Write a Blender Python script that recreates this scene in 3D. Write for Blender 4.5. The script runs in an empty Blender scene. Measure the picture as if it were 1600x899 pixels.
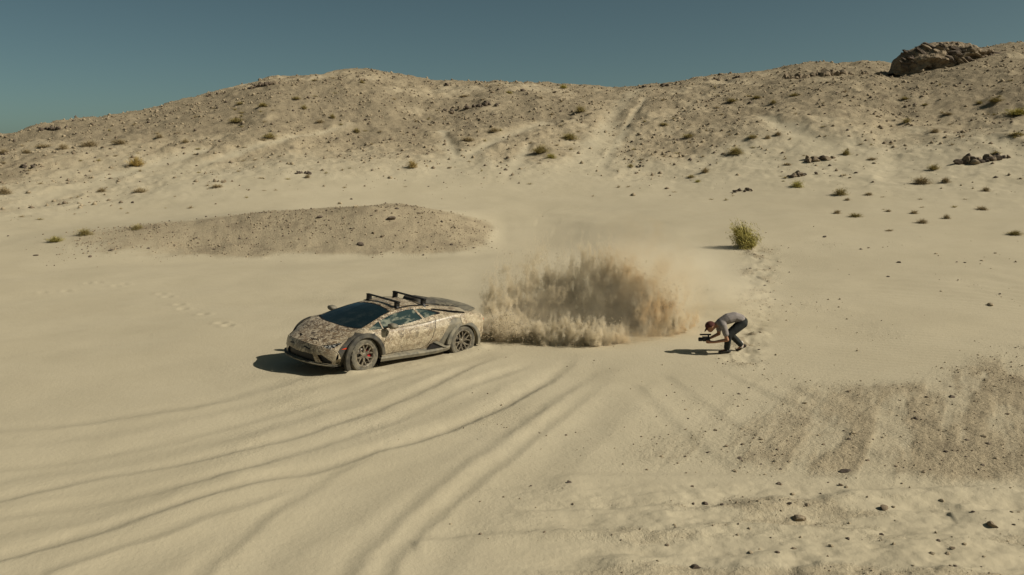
import bpy, bmesh, math, random
import numpy as np
from mathutils import Vector, Matrix, Euler

random.seed(7)
RNG = np.random.default_rng(11)
scene = bpy.context.scene
C = scene.collection
R = math.radians

# ------------------------------------------------------------------ camera
W0, H0, F = 1600.0, 899.0, 1350.0
CAM_H = 4.245
HORIZON = 240.0
PITCH = math.atan((H0 / 2 - HORIZON) / F)
cd = bpy.data.cameras.new('camera')
cam = bpy.data.objects.new('camera', cd)
C.objects.link(cam)
cam.location = (0, 0, CAM_H)
cam.rotation_euler = (math.pi / 2 - PITCH, 0, 0)
cd.sensor_width = 36.0
cd.lens = 36.0 * F / W0
cd.clip_end = 5000
cd.clip_start = 0.1
scene.camera = cam

# ------------------------------------------------------------------ sky, sun, exposure
SUN_EL = R(38.0)
SUN_AZ = math.atan2(1.70, -0.42)          # clockwise from +Y: the sun stands to the right, a little behind the camera
w = bpy.data.worlds.new('World')
scene.world = w
w.use_nodes = True
nt = w.node_tree
nt.nodes.clear()
sky = nt.nodes.new('ShaderNodeTexSky')
sky.sky_type = 'NISHITA'
sky.sun_disc = False
sky.sun_elevation = SUN_EL
sky.sun_rotation = SUN_AZ
sky.altitude = 0
sky.air_density = 0.42
sky.dust_density = 1.1
sky.ozone_density = 2.0
tint = nt.nodes.new('ShaderNodeMix')
tint.data_type = 'RGBA'
tint.blend_type = 'MULTIPLY'
tint.inputs[0].default_value = 1.0
tint.inputs[7].default_value = (1.02, 1.08, 0.71, 1)
bgn = nt.nodes.new('ShaderNodeBackground')
bgn.inputs['Strength'].default_value = 0.06
outw = nt.nodes.new('ShaderNodeOutputWorld')
nt.links.new(sky.outputs[0], tint.inputs[6])
nt.links.new(tint.outputs[2], bgn.inputs[0])
nt.links.new(bgn.outputs[0], outw.inputs[0])

sd = bpy.data.lights.new('sun', 'SUN')
sd.energy = 5.0
sd.angle = R(0.53)
sd.color = (1.0, 0.93, 0.80)
sun = bpy.data.objects.new('sun', sd)
C.objects.link(sun)
sdir = Vector((math.sin(SUN_AZ) * math.cos(SUN_EL), math.cos(SUN_AZ) * math.cos(SUN_EL), math.sin(SUN_EL)))
sun.rotation_euler = sdir.to_track_quat('Z', 'Y').to_euler()
sun.location = (20, -5, 30)

vs = scene.view_settings
vs.view_transform = 'Standard'
vs.look = 'None'
vs.gamma = 1.0
vs.use_curve_mapping = False
vs.exposure = -0.04
scene.cycles.use_denoising = True
scene.cycles.volume_bounces = 3
scene.cycles.max_bounces = 8
scene.cycles.transparent_max_bounces = 12
scene.cycles.volume_max_steps = 1024
scene.cycles.volume_step_rate = 1.0
scene.cycles.sample_clamp_indirect = 6.0


# ------------------------------------------------------------------ pixel helpers (photo pixels -> directions -> points on the ground)
CP, SP = math.cos(PITCH), math.sin(PITCH)


def ray(px, py):
    a = (px - W0 / 2) / F
    b = -(py - H0 / 2) / F
    d = np.array([a, CP + b * SP, -SP + b * CP])
    return d / np.linalg.norm(d)


def to_px(X, Y, Z):
    dz = Z - CAM_H
    zc = np.maximum(Y * CP - dz * SP, 1e-3)
    yc = Y * SP + dz * CP
    return W0 / 2 + F * X / zc, H0 / 2 - F * yc / zc


def flat(px, py):
    d = ray(px, py)
    t = -CAM_H / d[2]
    return d[0] * t, d[1] * t


# ------------------------------------------------------------------ noise
_TAB = np.random.default_rng(5).random((256, 256)).astype(np.float32)


def _hash(ix, iy, seed):
    return _TAB[(ix.astype(np.int32) + seed * 57) & 255, (iy.astype(np.int32) + seed * 131) & 255]


def vnoise(x, y, seed=0):
    ix = np.floor(x)
    iy = np.floor(y)
    fx = x - ix
    fy = y - iy
    fx = fx * fx * fx * (fx * (fx * 6 - 15) + 10)
    fy = fy * fy * fy * (fy * (fy * 6 - 15) + 10)
    a = _hash(ix, iy, seed)
    b = _hash(ix + 1, iy, seed)
    c = _hash(ix, iy + 1, seed)
    d = _hash(ix + 1, iy + 1, seed)
    return (a * (1 - fx) + b * fx) * (1 - fy) + (c * (1 - fx) + d * fx) * fy


def fbm(x, y, seed=0, octaves=4, gain=0.5):
    s = 0.0
    amp = 1.0
    tot = 0.0
    for o in range(octaves):
        s = s + amp * vnoise(x * 2 ** o + 17.3 * o, y * 2 ** o - 9.1 * o, seed + o)
        tot += amp
        amp *= gain
    return s / tot


def sstep(a, b, x):
    t = np.clip((x - a) / (b - a), 0, 1)
    return t * t * (3 - 2 * t)


# ------------------------------------------------------------------ terrain
def curve_az(pts, radius):
    th = []
    zz = []
    for px, py in pts:
        d = ray(px, py)
        th.append(math.atan2(d[0], d[1]))
        zz.append(CAM_H + radius(px) * d[2] / math.hypot(d[0], d[1]))
    return np.array(th), np.array(zz)


SKYLINE = [(0, 219), (35, 210), (65, 201), (90, 197), (130, 189), (200, 178), (270, 163), (330, 151), (375, 138), (400, 129),
           (430, 122), (500, 119), (540, 112), (580, 111), (620, 119), (680, 129), (720, 128), (780, 124),
           (850, 129), (900, 135), (960, 140), (1010, 133), (1060, 132), (1130, 123), (1200, 112), (1260, 102),
           (1300, 98), (1370, 97), (1405, 105), (1430, 98), (1480, 88), (1540, 76), (1575, 71), (1600, 70)]
TOE = [(0, 372), (150, 352), (300, 322), (450, 300), (600, 288), (800, 296), (1000, 312), (1200, 312), (1400, 325), (1600, 345)]


def r_ridge(px):
    return float(np.interp(px, [0, 300, 560, 960, 1200, 1400, 1600], [82, 92, 100, 96, 100, 106, 110]))


def r_toe(px):
    return float(np.interp(px, [0, 300, 600, 1000, 1600], [47, 51, 55, 52, 46]))


def smooth_az(th, val, sig):
    t = np.linspace(th[0] - .3, th[-1] + .3, 900)
    y = np.interp(t, th, val)
    k = np.exp(-.5 * (np.arange(-60, 61) * (t[1] - t[0]) / sig) ** 2)
    return t, np.convolve(np.pad(y, 60, 'edge'), k / k.sum(), 'valid')


TH_S, Z_S = curve_az(SKYLINE, r_ridge)
TH_T, Z_T = curve_az(TOE, r_toe)
RS_T = smooth_az(TH_S, np.array([r_ridge(p[0]) for p in SKYLINE]), .03)[1]
RT_T = smooth_az(TH_T, np.array([r_toe(p[0]) for p in TOE]), .05)[1]
TH_S, Z_S = smooth_az(TH_S, Z_S, .004)
TH_T, Z_T = smooth_az(TH_T, Z_T, .05)
MOUND_TH = np.array([math.atan2(ray(p, 340)[0], ray(p, 340)[1]) for p in
                     (-160, -60, 60, 200, 300, 420, 520, 600, 650, 720, 780, 840)])
MOUND_Z = np.array([0.0, 0.12, 0.38, 0.78, 0.98, 1.30, 1.64, 1.90, 1.74, 1.10, 0.42, 0.0])
MOUND_TH, MOUND_Z = smooth_az(MOUND_TH, MOUND_Z, .018)

RUTS = [  # photo pixels along each tyre rut, height, width
    ([(-60, 690), (0, 683), (125, 672), (250, 652), (350, 632), (450, 606), (540, 585), (600, 578)], .055, .16),
    ([(-60, 752), (0, 742), (150, 722), (300, 690), (450, 650), (560, 618), (660, 585), (760, 555)], .045, .10),
    ([(-60, 800), (0, 790), (150, 757), (300, 730), (450, 695), (560, 660), (660, 620), (760, 572), (822, 545)], .075, .09),
    ([(-60, 838), (0, 822), (200, 790), (350, 752), (480, 715), (620, 668), (720, 620), (800, 590), (870, 558)], .06, .10),
    ([(-60, 915), (0, 890), (100, 862), (200, 830), (300, 797), (400, 766), (500, 745), (600, 714), (700, 684),
      (780, 650), (850, 612), (895, 577), (915, 552)], .10, .085),
    ([(60, 915), (130, 890), (200, 866), (260, 846), (330, 820), (420, 790), (500, 762)], .06, .08),
    ([(310, 925), (350, 885), (395, 850), (440, 812), (520, 760), (600, 716)], .05, .08),
    ([(-60, 715), (0, 708), (150, 692), (300, 664), (450, 626), (560, 598), (650, 578), (752, 548)], .035, .18),
    ([(-60, 772), (0, 764), (150, 740), (300, 710), (450, 672), (560, 638), (660, 600), (770, 560), (800, 545)], .045, .16),
    ([(-60, 815), (0, 806), (180, 772), (330, 740), (470, 704), (600, 660), (700, 615), (790, 575), (850, 548)], .04, .17),
    ([(-60, 870), (0, 856), (150, 824), (300, 780), (450, 735), (600, 692), (720, 645), (820, 598), (890, 556)], .05, .17),
    ([(-20, 930), (100, 890), (250, 838), (420, 782), (560, 745), (700, 700), (800, 655), (880, 610), (935, 560)], .045, .18),
    ([(180, 930), (300, 880), (450, 815), (600, 760), (720, 715), (830, 660), (920, 605), (960, 565)], .035, .2),
    ([(420, 930), (500, 870), (600, 800), (720, 735), (850, 665), (950, 600), (990, 562)], .04, .2),
    ([(700, 930), (760, 860), (830, 780), (900, 710), (970, 640), (1010, 580)], .035, .2),
    ([(860, 790), (930, 720), (990, 650), (1040, 590)], .03, .16),
    ([(545, 930), (575, 885), (600, 855), (640, 815), (690, 768), (735, 735), (800, 688), (870, 640), (950, 580)], .05, .08),
    ([(610, 930), (630, 885), (655, 855), (692, 818), (760, 762), (830, 705), (900, 650), (970, 590)], .06, .08),
    ([(640, 856), (760, 845), (900, 836), (1010, 842)], .045, .07),
    ([(800, 806), (950, 800), (1100, 797), (1230, 790), (1400, 772)], .05, .06),
    ([(1010, 842), (1150, 826), (1300, 832), (1450, 838), (1620, 846)], .05, .06),
    ([(900, 870), (1060, 880), (1250, 872), (1400, 876), (1620, 868)], .05, .07),
    ([(850, 752), (1000, 749), (1150, 748), (1300, 751), (1450, 742), (1620, 752)], .05, .09),
    ([(1480, 800), (1540, 803), (1630, 800)], .06, .06),
    ([(1080, 790), (1200, 783), (1330, 776), (1500, 766), (1620, 768)], .04, .06),
    ([(1130, 575), (1200, 612), (1290, 650), (1350, 690), (1400, 735)], .026, .08),
    ([(1050, 585), (1120, 640), (1200, 690), (1280, 740)], .026, .08),
    ([(1230, 600), (1330, 640), (1430, 690), (1500, 735)], .026, .08),
    ([(1000, 600), (1050, 650), (1110, 700), (1170, 742)], .026, .08),
    ([(1320, 610), (1430, 650), (1530, 700), (1620, 740)], .026, .08),
    ([(1420, 600), (1520, 640), (1620, 680)], .026, .08),
]
FAR_RUTS = [  # curving tracks on the sand flat behind the dust
    ([(760, 365), (800, 360), (850, 355), (900, 352), (960, 354)], .045, .3),
    ([(780, 345), (840, 342), (900, 345), (950, 352)], .045, .3),
    ([(770, 332), (850, 332), (920, 338), (980, 350)], .045, .3),
]
STRIPS = [  # sandy strips worn into the hillside
    ([(1000, 138), (985, 150), (962, 178), (938, 215), (908, 258), (872, 296)], 1.5),
    ([(1012, 150), (985, 190), (955, 235), (925, 275)], .5),
    ([(688, 200), (702, 228), (718, 255)], .5),
    ([(862, 190), (800, 212), (740, 240), (655, 288)], 1.0),
    ([(828, 226), (806, 258), (788, 288)], .45),
    ([(560, 190), (470, 214), (380, 236), (300, 262)], .7),
    ([(330, 232), (240, 258), (120, 292), (0, 330)], .7),
    ([(1180, 180), (1260, 220), (1360, 260)], .9),
]


RUTK = 0.46
CARC = Vector((-2.67, 18.12, 0.0))           # where the car stands and where its nose points
YAW = R(226.2)


def car_pt(fx, ly):
    return (CARC.x + fx * math.cos(YAW) - ly * math.sin(YAW), CARC.y + fx * math.sin(YAW) + ly * math.cos(YAW))


BERM = [(*car_pt(-1.25, 1.12), .02, .26), (*car_pt(-1.80, .85), .09, .30), (*car_pt(-1.55, -.8), .09, .3), (*car_pt(1.10, 1.02), .045, .22), (*car_pt(1.52, .80), .05, .22),
        (*car_pt(-.6, 1.12), .03, .35), (*car_pt(.3, 1.1), .03, .35)]


def base_height(X, Y):
    th = np.arctan2(X, Y)
    r = np.hypot(X, Y)
    zs = np.interp(th, TH_S, Z_S)
    rs = np.interp(th, TH_S, RS_T)
    zt = np.interp(th, TH_T, Z_T)
    rt = np.interp(th, TH_T, RT_T)
    side = 1 - sstep(R(55), R(85), np.abs(th))
    zs = zs * side
    zt = zt * side
    r0 = 38 - 14 * sstep(R(1), R(11), th)
    a = sstep(0.0, 1.0, (r - r0) / (rt - r0)) * zt
    t = np.clip((r - rt) / (rs - rt), 0, 1)
    hill = zt + (zs - zt) * (0.62 * t + 0.38 * t * t * (3 - 2 * t))
    down = np.minimum(0.10 * np.maximum(r - rs, 0), 3.5) + 0.16 * np.maximum(r - rs - 4, 0)
    down = np.minimum(down, np.maximum(zs + 0.5, 0))
    z = np.where(r < rt, a, np.where(r < rs, hill, zs - down * sstep(0, 1, (r - rs) / 2.0)))
    # round the break of slope where the sand runs up into the hillside
    acc = np.zeros_like(z)
    offs_ = np.linspace(-11, 11, 9)
    for dr in offs_:
        q = r + dr
        aq = sstep(0.0, 1.0, (q - r0) / (rt - r0)) * zt
        tq = np.clip((q - rt) / (rs - rt), 0, 1)
        acc += np.where(q < rt, aq, zt + (zs - zt) * (0.62 * tq + 0.38 * tq * tq * (3 - 2 * tq)))
    wgt = np.exp(-((r - rt) / 11.0) ** 4) * sstep(30, 40, r)
    z = z + (acc / len(offs_) - z) * wgt
    return z, th, r, t, rs, rt, side


def mound_height(th, r, X, Y):
    mz = np.interp(th, MOUND_TH, MOUND_Z, left=0, right=0)
    zt = np.interp(th, TH_T, Z_T)
    rt = np.interp(th, TH_T, RT_T)
    r0 = 38 - 14 * sstep(R(1), R(11), th)
    mz = np.maximum(mz - sstep(0.0, 1.0, (42.0 - r0) / (rt - r0)) * np.maximum(zt, 0), 0)
    mz = mz * mz / (mz + .3)
    mz = mz * 1.16
    rc = 42.0 + 0.6 * np.sin(th * 9)
    k = np.where(r < rc, np.clip((r - (rc - 6.0)) / 6.0, 0, 1), np.clip(((rc + 6.5) - r) / 6.5, 0, 1))
    prof = np.where(r < rc, k ** 1.15, k * k * (3 - 2 * k))
    return mz * prof


def polyline_world(pts, fn):
    return np.array([fn(px, py) for px, py in pts])


def smooth_poly(P, n=8):
    out = []
    m = len(P)
    for i in range(m - 1):
        p0 = P[max(i - 1, 0)]
        p1 = P[i]
        p2 = P[i + 1]
        p3 = P[min(i + 2, m - 1)]
        for k in range(n):
            t = k / n
            out.append(0.5 * ((2 * p1) + (-p0 + p2) * t + (2 * p0 - 5 * p1 + 4 * p2 - p3) * t * t + (-p0 + 3 * p1 - 3 * p2 + p3) * t ** 3))
    out.append(P[-1])
    return np.array(out)


def signed_dist(X, Y, P, reach):
    """nearest signed distance to polyline P (positive on the sunny side) for the points within reach, plus position 0..1"""
    lo = P.min(0) - reach
    hi = P.max(0) + reach
    idx = np.where((X > lo[0]) & (X < hi[0]) & (Y > lo[1]) & (Y < hi[1]))[0]
    if idx.size == 0:
        return idx, None, None
    x = X[idx]
    y = Y[idx]
    best = np.full(idx.size, 1e9)
    sd_ = np.zeros(idx.size)
    pos = np.zeros(idx.size)
    m = len(P) - 1
    for i in range(m):
        ax, ay = P[i]
        bx, by = P[i + 1]
        dx, dy = bx - ax, by - ay
        L2 = dx * dx + dy * dy + 1e-9
        t = np.clip(((x - ax) * dx + (y - ay) * dy) / L2, 0, 1)
        qx = x - ax - t * dx
        qy = y - ay - t * dy
        d2 = qx * qx + qy * qy
        L = math.sqrt(L2)
        nx, ny = -dy / L, dx / L
        if nx * sdir[0] + ny * sdir[1] < 0:
            nx, ny = -nx, -ny
        s = qx * nx + qy * ny
        upd = d2 < best
        best[upd] = d2[upd]
        sd_[upd] = np.sign(s[upd]) * np.sqrt(d2[upd])
        pos[upd] = (i + t[upd]) / m
    return idx, sd_, pos


def hit_base(px, py):
    d = ray(px, py)
    ts = np.concatenate([np.arange(6, 140, 0.05)])
    X, Y, Z = d[0] * ts, d[1] * ts, CAM_H + d[2] * ts
    zb, th, r, *_ = base_height(X, Y)
    zb = zb + mound_height(th, r, X, Y)
    below = np.where(Z <= zb)[0]
    i = below[0] if below.size else len(ts) - 1
    return X[i], Y[i]


RUT_W = [(smooth_poly(polyline_world(p, flat)), a, ww) for p, a, ww in RUTS]
FAR_W = [(smooth_poly(polyline_world(p, hit_base)), a, ww) for p, a, ww in FAR_RUTS]
STRIP_W = [(smooth_poly(polyline_world(p, hit_base), 5), ww) for p, ww in STRIPS]


def in_poly(px, py, poly):
    inside = np.zeros(px.shape, bool)
    n = len(poly)
    j = n - 1
    for i in range(n):
        xi, yi = poly[i]
        xj, yj = poly[j]
        cond = ((yi > py) != (yj > py)) & (px < (xj - xi) * (py - yi) / (yj - yi + 1e-12) + xi)
        inside ^= cond
        j = i
    return inside


def terrain(X, Y):
    """height and the gravel mask of the desert floor"""
    shp = X.shape
    X = X.ravel()
    Y = Y.ravel()
    z, th, r, t, rs, rt, side = base_height(X, Y)
    mz = mound_height(th, r, X, Y)
    z = z + mz
    hill = sstep(-5, 9, r - rt) * side
    u, v = to_px(X, Y, z)
    # sandy strips
    strip = np.zeros_like(z)
    for P, ww in STRIP_W:
        idx, d, pos = signed_dist(X, Y, P, ww * 3)
        if idx.size:
            wob = ww * (0.35 + 1.5 * fbm(X[idx] * .6, Y[idx] * .6, 61, 3))
            s = np.exp(-(d / wob) ** 2) * sstep(0, .08, pos) * (1 - sstep(.9, 1, pos))
            strip[idx] = np.maximum(strip[idx], s)
    # gravel mask
    patch = fbm(X * 0.11, Y * 0.11, 5, 4)
    patch2 = fbm(X * 0.55, Y * 0.30, 9, 4)
    right = sstep(1000, 1250, u)
    start = 300 - right * 50 - (1 - sstep(0, 380, u)) * -45
    g_h = (1 - sstep(start - 112, start + 24, v + (patch2 - .5) * 90)) * hill
    gh = sstep(0.40, 0.60, patch * 0.45 + patch2 * 0.45 + 0.16 * g_h - 0.02) * g_h * 0.62 + 0.38 * g_h + 0.08 * hill
    gh = np.where(r > rt + 3, gh, gh * sstep(-6, 3, r - rt))
    gh = gh * (1 - 0.66 * strip)
    gm = sstep(0.02, 0.24, mz + (patch2 - .5) * .25) * sstep(-1.6, 0.6, 42.8 - r + 0.5) * (0.78 + 0.7 * (patch2 - .45)) * (1 - .4 * sstep(680, 800, u))
    gm = gm * (1 - 0.6 * sstep(-0.1, 0.35, (300 - u) / 900))
    # gravel flat on the lower right
    wob = (fbm(X * .5, Y * .5, 21, 3) - .5)
    top = np.interp(u, [900, 1050, 1150, 1280, 1400, 1500, 1570, 1700], [640, 590, 560, 596, 592, 562, 552, 560]) + wob * 46
    leftx = np.interp(v, [560, 640, 750], [1110, 960, 760]) + wob * 160
    gl = sstep(-16, 30, v - top) * (1 - sstep(722, 768, v + wob * 70)) * sstep(-60, 560, u - leftx)
    ca, sa = math.cos(R(-62)), math.sin(R(-62))
    xs = X * ca - Y * sa
    ys = X * sa + Y * ca
    streak = fbm(xs * 0.45, ys * 3.2, 31, 4)
    gl = gl * (0.32 + 0.42 * sstep(0.30, 0.62, streak))
    low = sstep(745, 775, v) * sstep(640, 1150, u) * (r < 16)
    gl = np.maximum(gl, low * sstep(0.46, 0.72, fbm(X * .8, Y * 2.2, 41, 4)) * 0.42)
    # trampled edge behind the photographer
    du = np.abs(u - np.interp(v, [380, 430, 500, 560], [1185, 1180, 1178, 1165]))
    edge = np.exp(-(du / 30) ** 2) * sstep(375, 400, v) * (1 - sstep(556, 585, v))
    ge = edge * sstep(.46, .62, fbm(X * 1.3, Y * 1.0, 51, 4)) * .75
    g = np.clip(np.maximum.reduce([gh * 1.16, gm, gl, ge]), 0, 1.4)
    near = (r < 60)
    # relief -------------------------------------------------------------
    z = z + (fbm(X * .16, Y * .16, 2, 3) - .5) * 0.22 * sstep(8, 24, r) * (1 - hill * .3)
    z = z + (fbm(X * .5, Y * .5, 3, 3) - .5) * 0.05
    rough = hill * (0.30 + 0.7 * np.clip(g * 1.3, 0, 1)) * (1 - .3 * strip)
    rid = 1 - np.abs(2 * fbm(X * .22, Y * .22, 71, 4) - 1)
    z = z + rough * ((fbm(X * .09, Y * .09, 81, 2) - .5) * 1.0 + (rid - .6) * .55 + (fbm(X * 1.1, Y * 1.1, 91, 3) - .5) * .28
                     + (fbm(X * 3.1, Y * 3.1, 95, 2) - .5) * .13)
    z = z - strip * .03
    mrough = np.where(mz > .05, g, 0)
    z = z + mrough * ((fbm(X * 1.0, Y * 1.0, 101, 3) - .5) * .22 + (fbm(X * 3.5, Y * 3.5, 105, 2) - .5) * .07)
    nr = np.where(r < 36, g, 0)
    z = z + nr * ((fbm(X * 2.2, Y * 2.2, 111, 3) - .5) * .07 + (fbm(xs * 1.2, ys * 6.5, 115, 3) - .5) * .05)
    # lumpy churned sand at the lower right
    z = z + low * ((fbm(X * 1.6, Y * 2.6, 121, 4) - .5) * .15)
    # trampled edge
    z = z + edge * (fbm(X * 2.4, Y * 2.0, 131, 3) - .5) * .16
    # wind ripples
    rip = sstep(1180, 1290, u) * sstep(395, 470, v) * (1 - sstep(560, 600, v - .02 * (u - 1200))) * (r < 45)
    ph = (X * 0.42 + Y * 0.908) / 0.26 * 2 * math.pi + 5.0 * fbm(X * .6, Y * .6, 141, 3)
    z = z + rip * 0.012 * np.sin(ph) * (0.4 + 1.2 * fbm(X * .35, Y * .35, 145, 2))
    # tyre ruts
    for P, a, ww in RUT_W + FAR_W:
        idx, d, pos = signed_dist(X, Y, P, ww * 12)
        if idx.size:
            wv = 0.55 + 0.9 * fbm(X[idx] * .8, Y[idx] * .8, 151, 2)
            d = d + (fbm(X[idx] * 2.2, Y[idx] * 2.2, 161, 3) - .5) * ww * 1.3
            g_ = np.where(d < 0, np.exp(-(d / (1.5 * ww)) ** 2) - .35 * np.exp(-((d + 3.0 * ww) / (1.6 * ww)) ** 2), np.exp(-(np.abs(d) / (3.6 * ww)) ** 1.6))
            end = sstep(0, .22 if ww > .25 else .08, pos) * (1 - sstep(.84, 1, pos))
            z[idx] += a * (RUTK if ww < .15 else RUTK * 1.45) * wv * g_ * end
    # sand pushed up round the tyres
    for bx_, by_, bh, bw in BERM:
        d2 = (X - bx_) ** 2 + (Y - by_) ** 2
        m = d2 < 2.0
        if m.any():
            z[m] += bh * np.exp(-d2[m] / bw ** 2) * (.55 + .9 * fbm(X[m] * 5, Y[m] * 5, 171, 2))
    # a few footprints in the smooth sand
    for fx, fy in FOOT:
        d2 = ((X - fx) ** 2 + (Y - fy) ** 2)
        m = d2 < 1
        if m.any():
            z[m] += -0.035 * np.exp(-d2[m] / .012) + 0.012 * np.exp(-(np.sqrt(d2[m]) - .2) ** 2 / .006)
    return z.reshape(shp), g.reshape(shp), u.reshape(shp), v.reshape(shp)


FOOT = [flat(px, py) for px, py in ((67, 456), (104, 453), (138, 443), (154, 442), (182, 446), (194, 444), (252, 457), (262, 462),
                                    (280, 474), (286, 480), (318, 489), (345, 504), (356, 508))]


def hit(px, py):
    d = ray(px, py)
    ts = np.geomspace(7, 150, 4000)
    X, Y, Z = d[0] * ts, d[1] * ts, CAM_H + d[2] * ts
    zb = ground_z(X, Y)
    below = np.where(Z <= zb)[0]
    i = below[0] if below.size else int(np.argmin(Z - zb))
    return np.array([X[i], Y[i], zb[i]])


# ------------------------------------------------------------------ materials
class NT:
    def __init__(self, name):
        self.m = bpy.data.materials.new(name)
        self.m.use_nodes = True
        self.t = self.m.node_tree
        self.t.nodes.clear()
        self.out = self.t.nodes.new('ShaderNodeOutputMaterial')

    def n(self, kind, **kw):
        nd = self.t.nodes.new(kind)
        for k, v in kw.items():
            setattr(nd, k, v)
        return nd

    def set(self, sock, val):
        if isinstance(val, bpy.types.NodeSocket):
            self.t.links.new(val, sock)
        else:
            sock.default_value = val

    def math(self, op, a, b=None, c=None, clamp=False):
        nd = self.n('ShaderNodeMath', operation=op, use_clamp=clamp)
        self.set(nd.inputs[0], a)
        if b is not None:
            self.set(nd.inputs[1], b)
        if c is not None:
            self.set(nd.inputs[2], c)
        return nd.outputs[0]

    def add(self, a, b): return self.math('ADD', a, b)
    def sub(self, a, b): return self.math('SUBTRACT', a, b)
    def mul(self, a, b): return self.math('MULTIPLY', a, b)
    def div(self, a, b): return self.math('DIVIDE', a, b)

    def ss(self, a, b, x):
        nd = self.n('ShaderNodeMapRange', interpolation_type='SMOOTHSTEP')
        self.set(nd.inputs[0], x)
        self.set(nd.inputs[1], a)
        self.set(nd.inputs[2], b)
        return nd.outputs[0]

    def noise(self, vec, scale, detail=3, rough=.55, out=0, dist=0.0):
        nd = self.n('ShaderNodeTexNoise')
        if vec is not None:
            self.t.links.new(vec, nd.inputs['Vector'])
        nd.inputs['Scale'].default_value = scale
        nd.inputs['Detail'].default_value = detail
        nd.inputs['Roughness'].default_value = rough
        nd.inputs['Distortion'].default_value = dist
        return nd.outputs[out]

    def mix(self, f, a, b, blend='MIX'):
        nd = self.n('ShaderNodeMix', data_type='RGBA', blend_type=blend)
        self.set(nd.inputs[0], f)
        self.set(nd.inputs[6], a if isinstance(a, bpy.types.NodeSocket) else (*a, 1))
        self.set(nd.inputs[7], b if isinstance(b, bpy.types.NodeSocket) else (*b, 1))
        return nd.outputs[2]

    def mapping(self, vec, scale=(1, 1, 1), rot=(0, 0, 0), loc=(0, 0, 0)):
        nd = self.n('ShaderNodeMapping')
        self.t.links.new(vec, nd.inputs[0])
        nd.inputs['Scale'].default_value = scale
        nd.inputs['Rotation'].default_value = rot
        nd.inputs['Location'].default_value = loc
        return nd.outputs[0]

    def obj(self):
        return self.n('ShaderNodeTexCoord').outputs['Object']

    def pos(self):
        return self.n('ShaderNodeNewGeometry').outputs['Position']

    def bsdf(self, color, rough=.8, spec=.3, metal=0.0, bump=None, bump_d=.01, bump_s=1.0, **kw):
        b = self.n('ShaderNodeBsdfPrincipled')
        self.set(b.inputs['Base Color'], color if isinstance(color, bpy.types.NodeSocket) else (*color, 1))
        self.set(b.inputs['Roughness'], rough)
        b.inputs['Specular IOR Level'].default_value = spec
        b.inputs['Metallic'].default_value = metal
        for k, v in kw.items():
            self.set(b.inputs[k], v)
        if bump is not None:
            bn = self.n('ShaderNodeBump')
            bn.inputs['Distance'].default_value = bump_d
            bn.inputs['Strength'].default_value = bump_s
            self.set(bn.inputs['Height'], bump)
            self.t.links.new(bn.outputs[0], b.inputs['Normal'])
        self.t.links.new(b.outputs[0], self.out.inputs['Surface'])
        return self.m


SAND = (0.437, 0.38, 0.268)
SAND2 = (0.412, 0.357, 0.249)
GRAVEL = (0.385, 0.318, 0.212)
GRAVEL2 = (0.30, 0.245, 0.162)


def mat_ground():
    k = NT('desert_ground')
    p = k.pos()
    at = k.n('ShaderNodeAttribute', attribute_name='gravel').outputs['Fac']
    big = k.noise(p, .35, 4)
    mid = k.noise(p, 2.5, 4)
    fine = k.noise(p, 14, 4, .7)
    vfine = k.noise(p, 60, 3, .7)
    sand = k.mix(k.ss(.35, .68, big), SAND, SAND2)
    sand = k.mix(k.mul(k.ss(.45, .75, mid), .35), sand, (0.39, 0.335, 0.233))
    sand = k.mix(k.mul(k.ss(.55, .8, vfine), .12), sand, (0.30, 0.25, 0.165))
    gr = k.mix(k.ss(.40, .66, fine), GRAVEL, GRAVEL2)
    gr = k.mix(k.mul(k.ss(.52, .7, mid), .5), gr, (0.39, 0.325, 0.22))
    gr = k.mix(k.mul(k.ss(.50, .66, k.noise(p, .8, 4, .65)), .55), gr, (0.215, 0.172, 0.115))
    gr = k.mix(k.mul(k.ss(.60, .72, vfine), .35), gr, (0.17, 0.14, 0.098))
    gr = k.mix(k.mul(k.ss(.7, 1.3, at), .55), gr, (0.225, 0.182, 0.12))
    f = k.ss(.12, .72, k.add(at, k.mul(k.sub(k.noise(p, 5, 4, .65), .5), .55)))
    col = k.mix(k.mul(f, k.math('MINIMUM', k.mul(at, 4), 1.0)), sand, gr)
    h = k.add(k.mul(fine, k.add(.25, k.mul(at, 1.6))), k.mul(vfine, k.add(.05, k.mul(at, .5))))
    return k.bsdf(col, .95, .12, bump=h, bump_d=.05, bump_s=.8)


def mat_rock(name, a, b):
    k = NT(name)
    o = k.pos()
    n1 = k.noise(o, 3.0, 5, .65)
    n2 = k.noise(o, 18, 4, .7)
    c = k.mix(k.ss(.35, .65, n1), a, b)
    c = k.mix(k.mul(k.ss(.55, .75, n2), .5), c, SAND)
    return k.bsdf(c, .92, .2, bump=k.add(n1, k.mul(n2, .5)), bump_d=.04)


M = {}
M['ground'] = mat_ground()
M['rock'] = mat_rock('brown_rock', (0.26, 0.205, 0.138), (0.16, 0.122, 0.082))
M['rock_dark'] = mat_rock('dark_rock', (0.15, 0.115, 0.085), (0.075, 0.058, 0.045))
M['rock_pale'] = mat_rock('pale_rock', (0.37, 0.30, 0.20), (0.26, 0.208, 0.138))


def mat_plant(name, a, b):
    k = NT(name)
    n = k.noise(k.obj(), 9, 3)
    rnd = k.n('ShaderNodeObjectInfo').outputs['Random']
    c = k.mix(k.ss(.3, .7, n), a, b)
    c = k.mix(k.mul(rnd, .35), c, (0.36, 0.29, 0.16))
    return k.bsdf(c, .85, .15)


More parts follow.
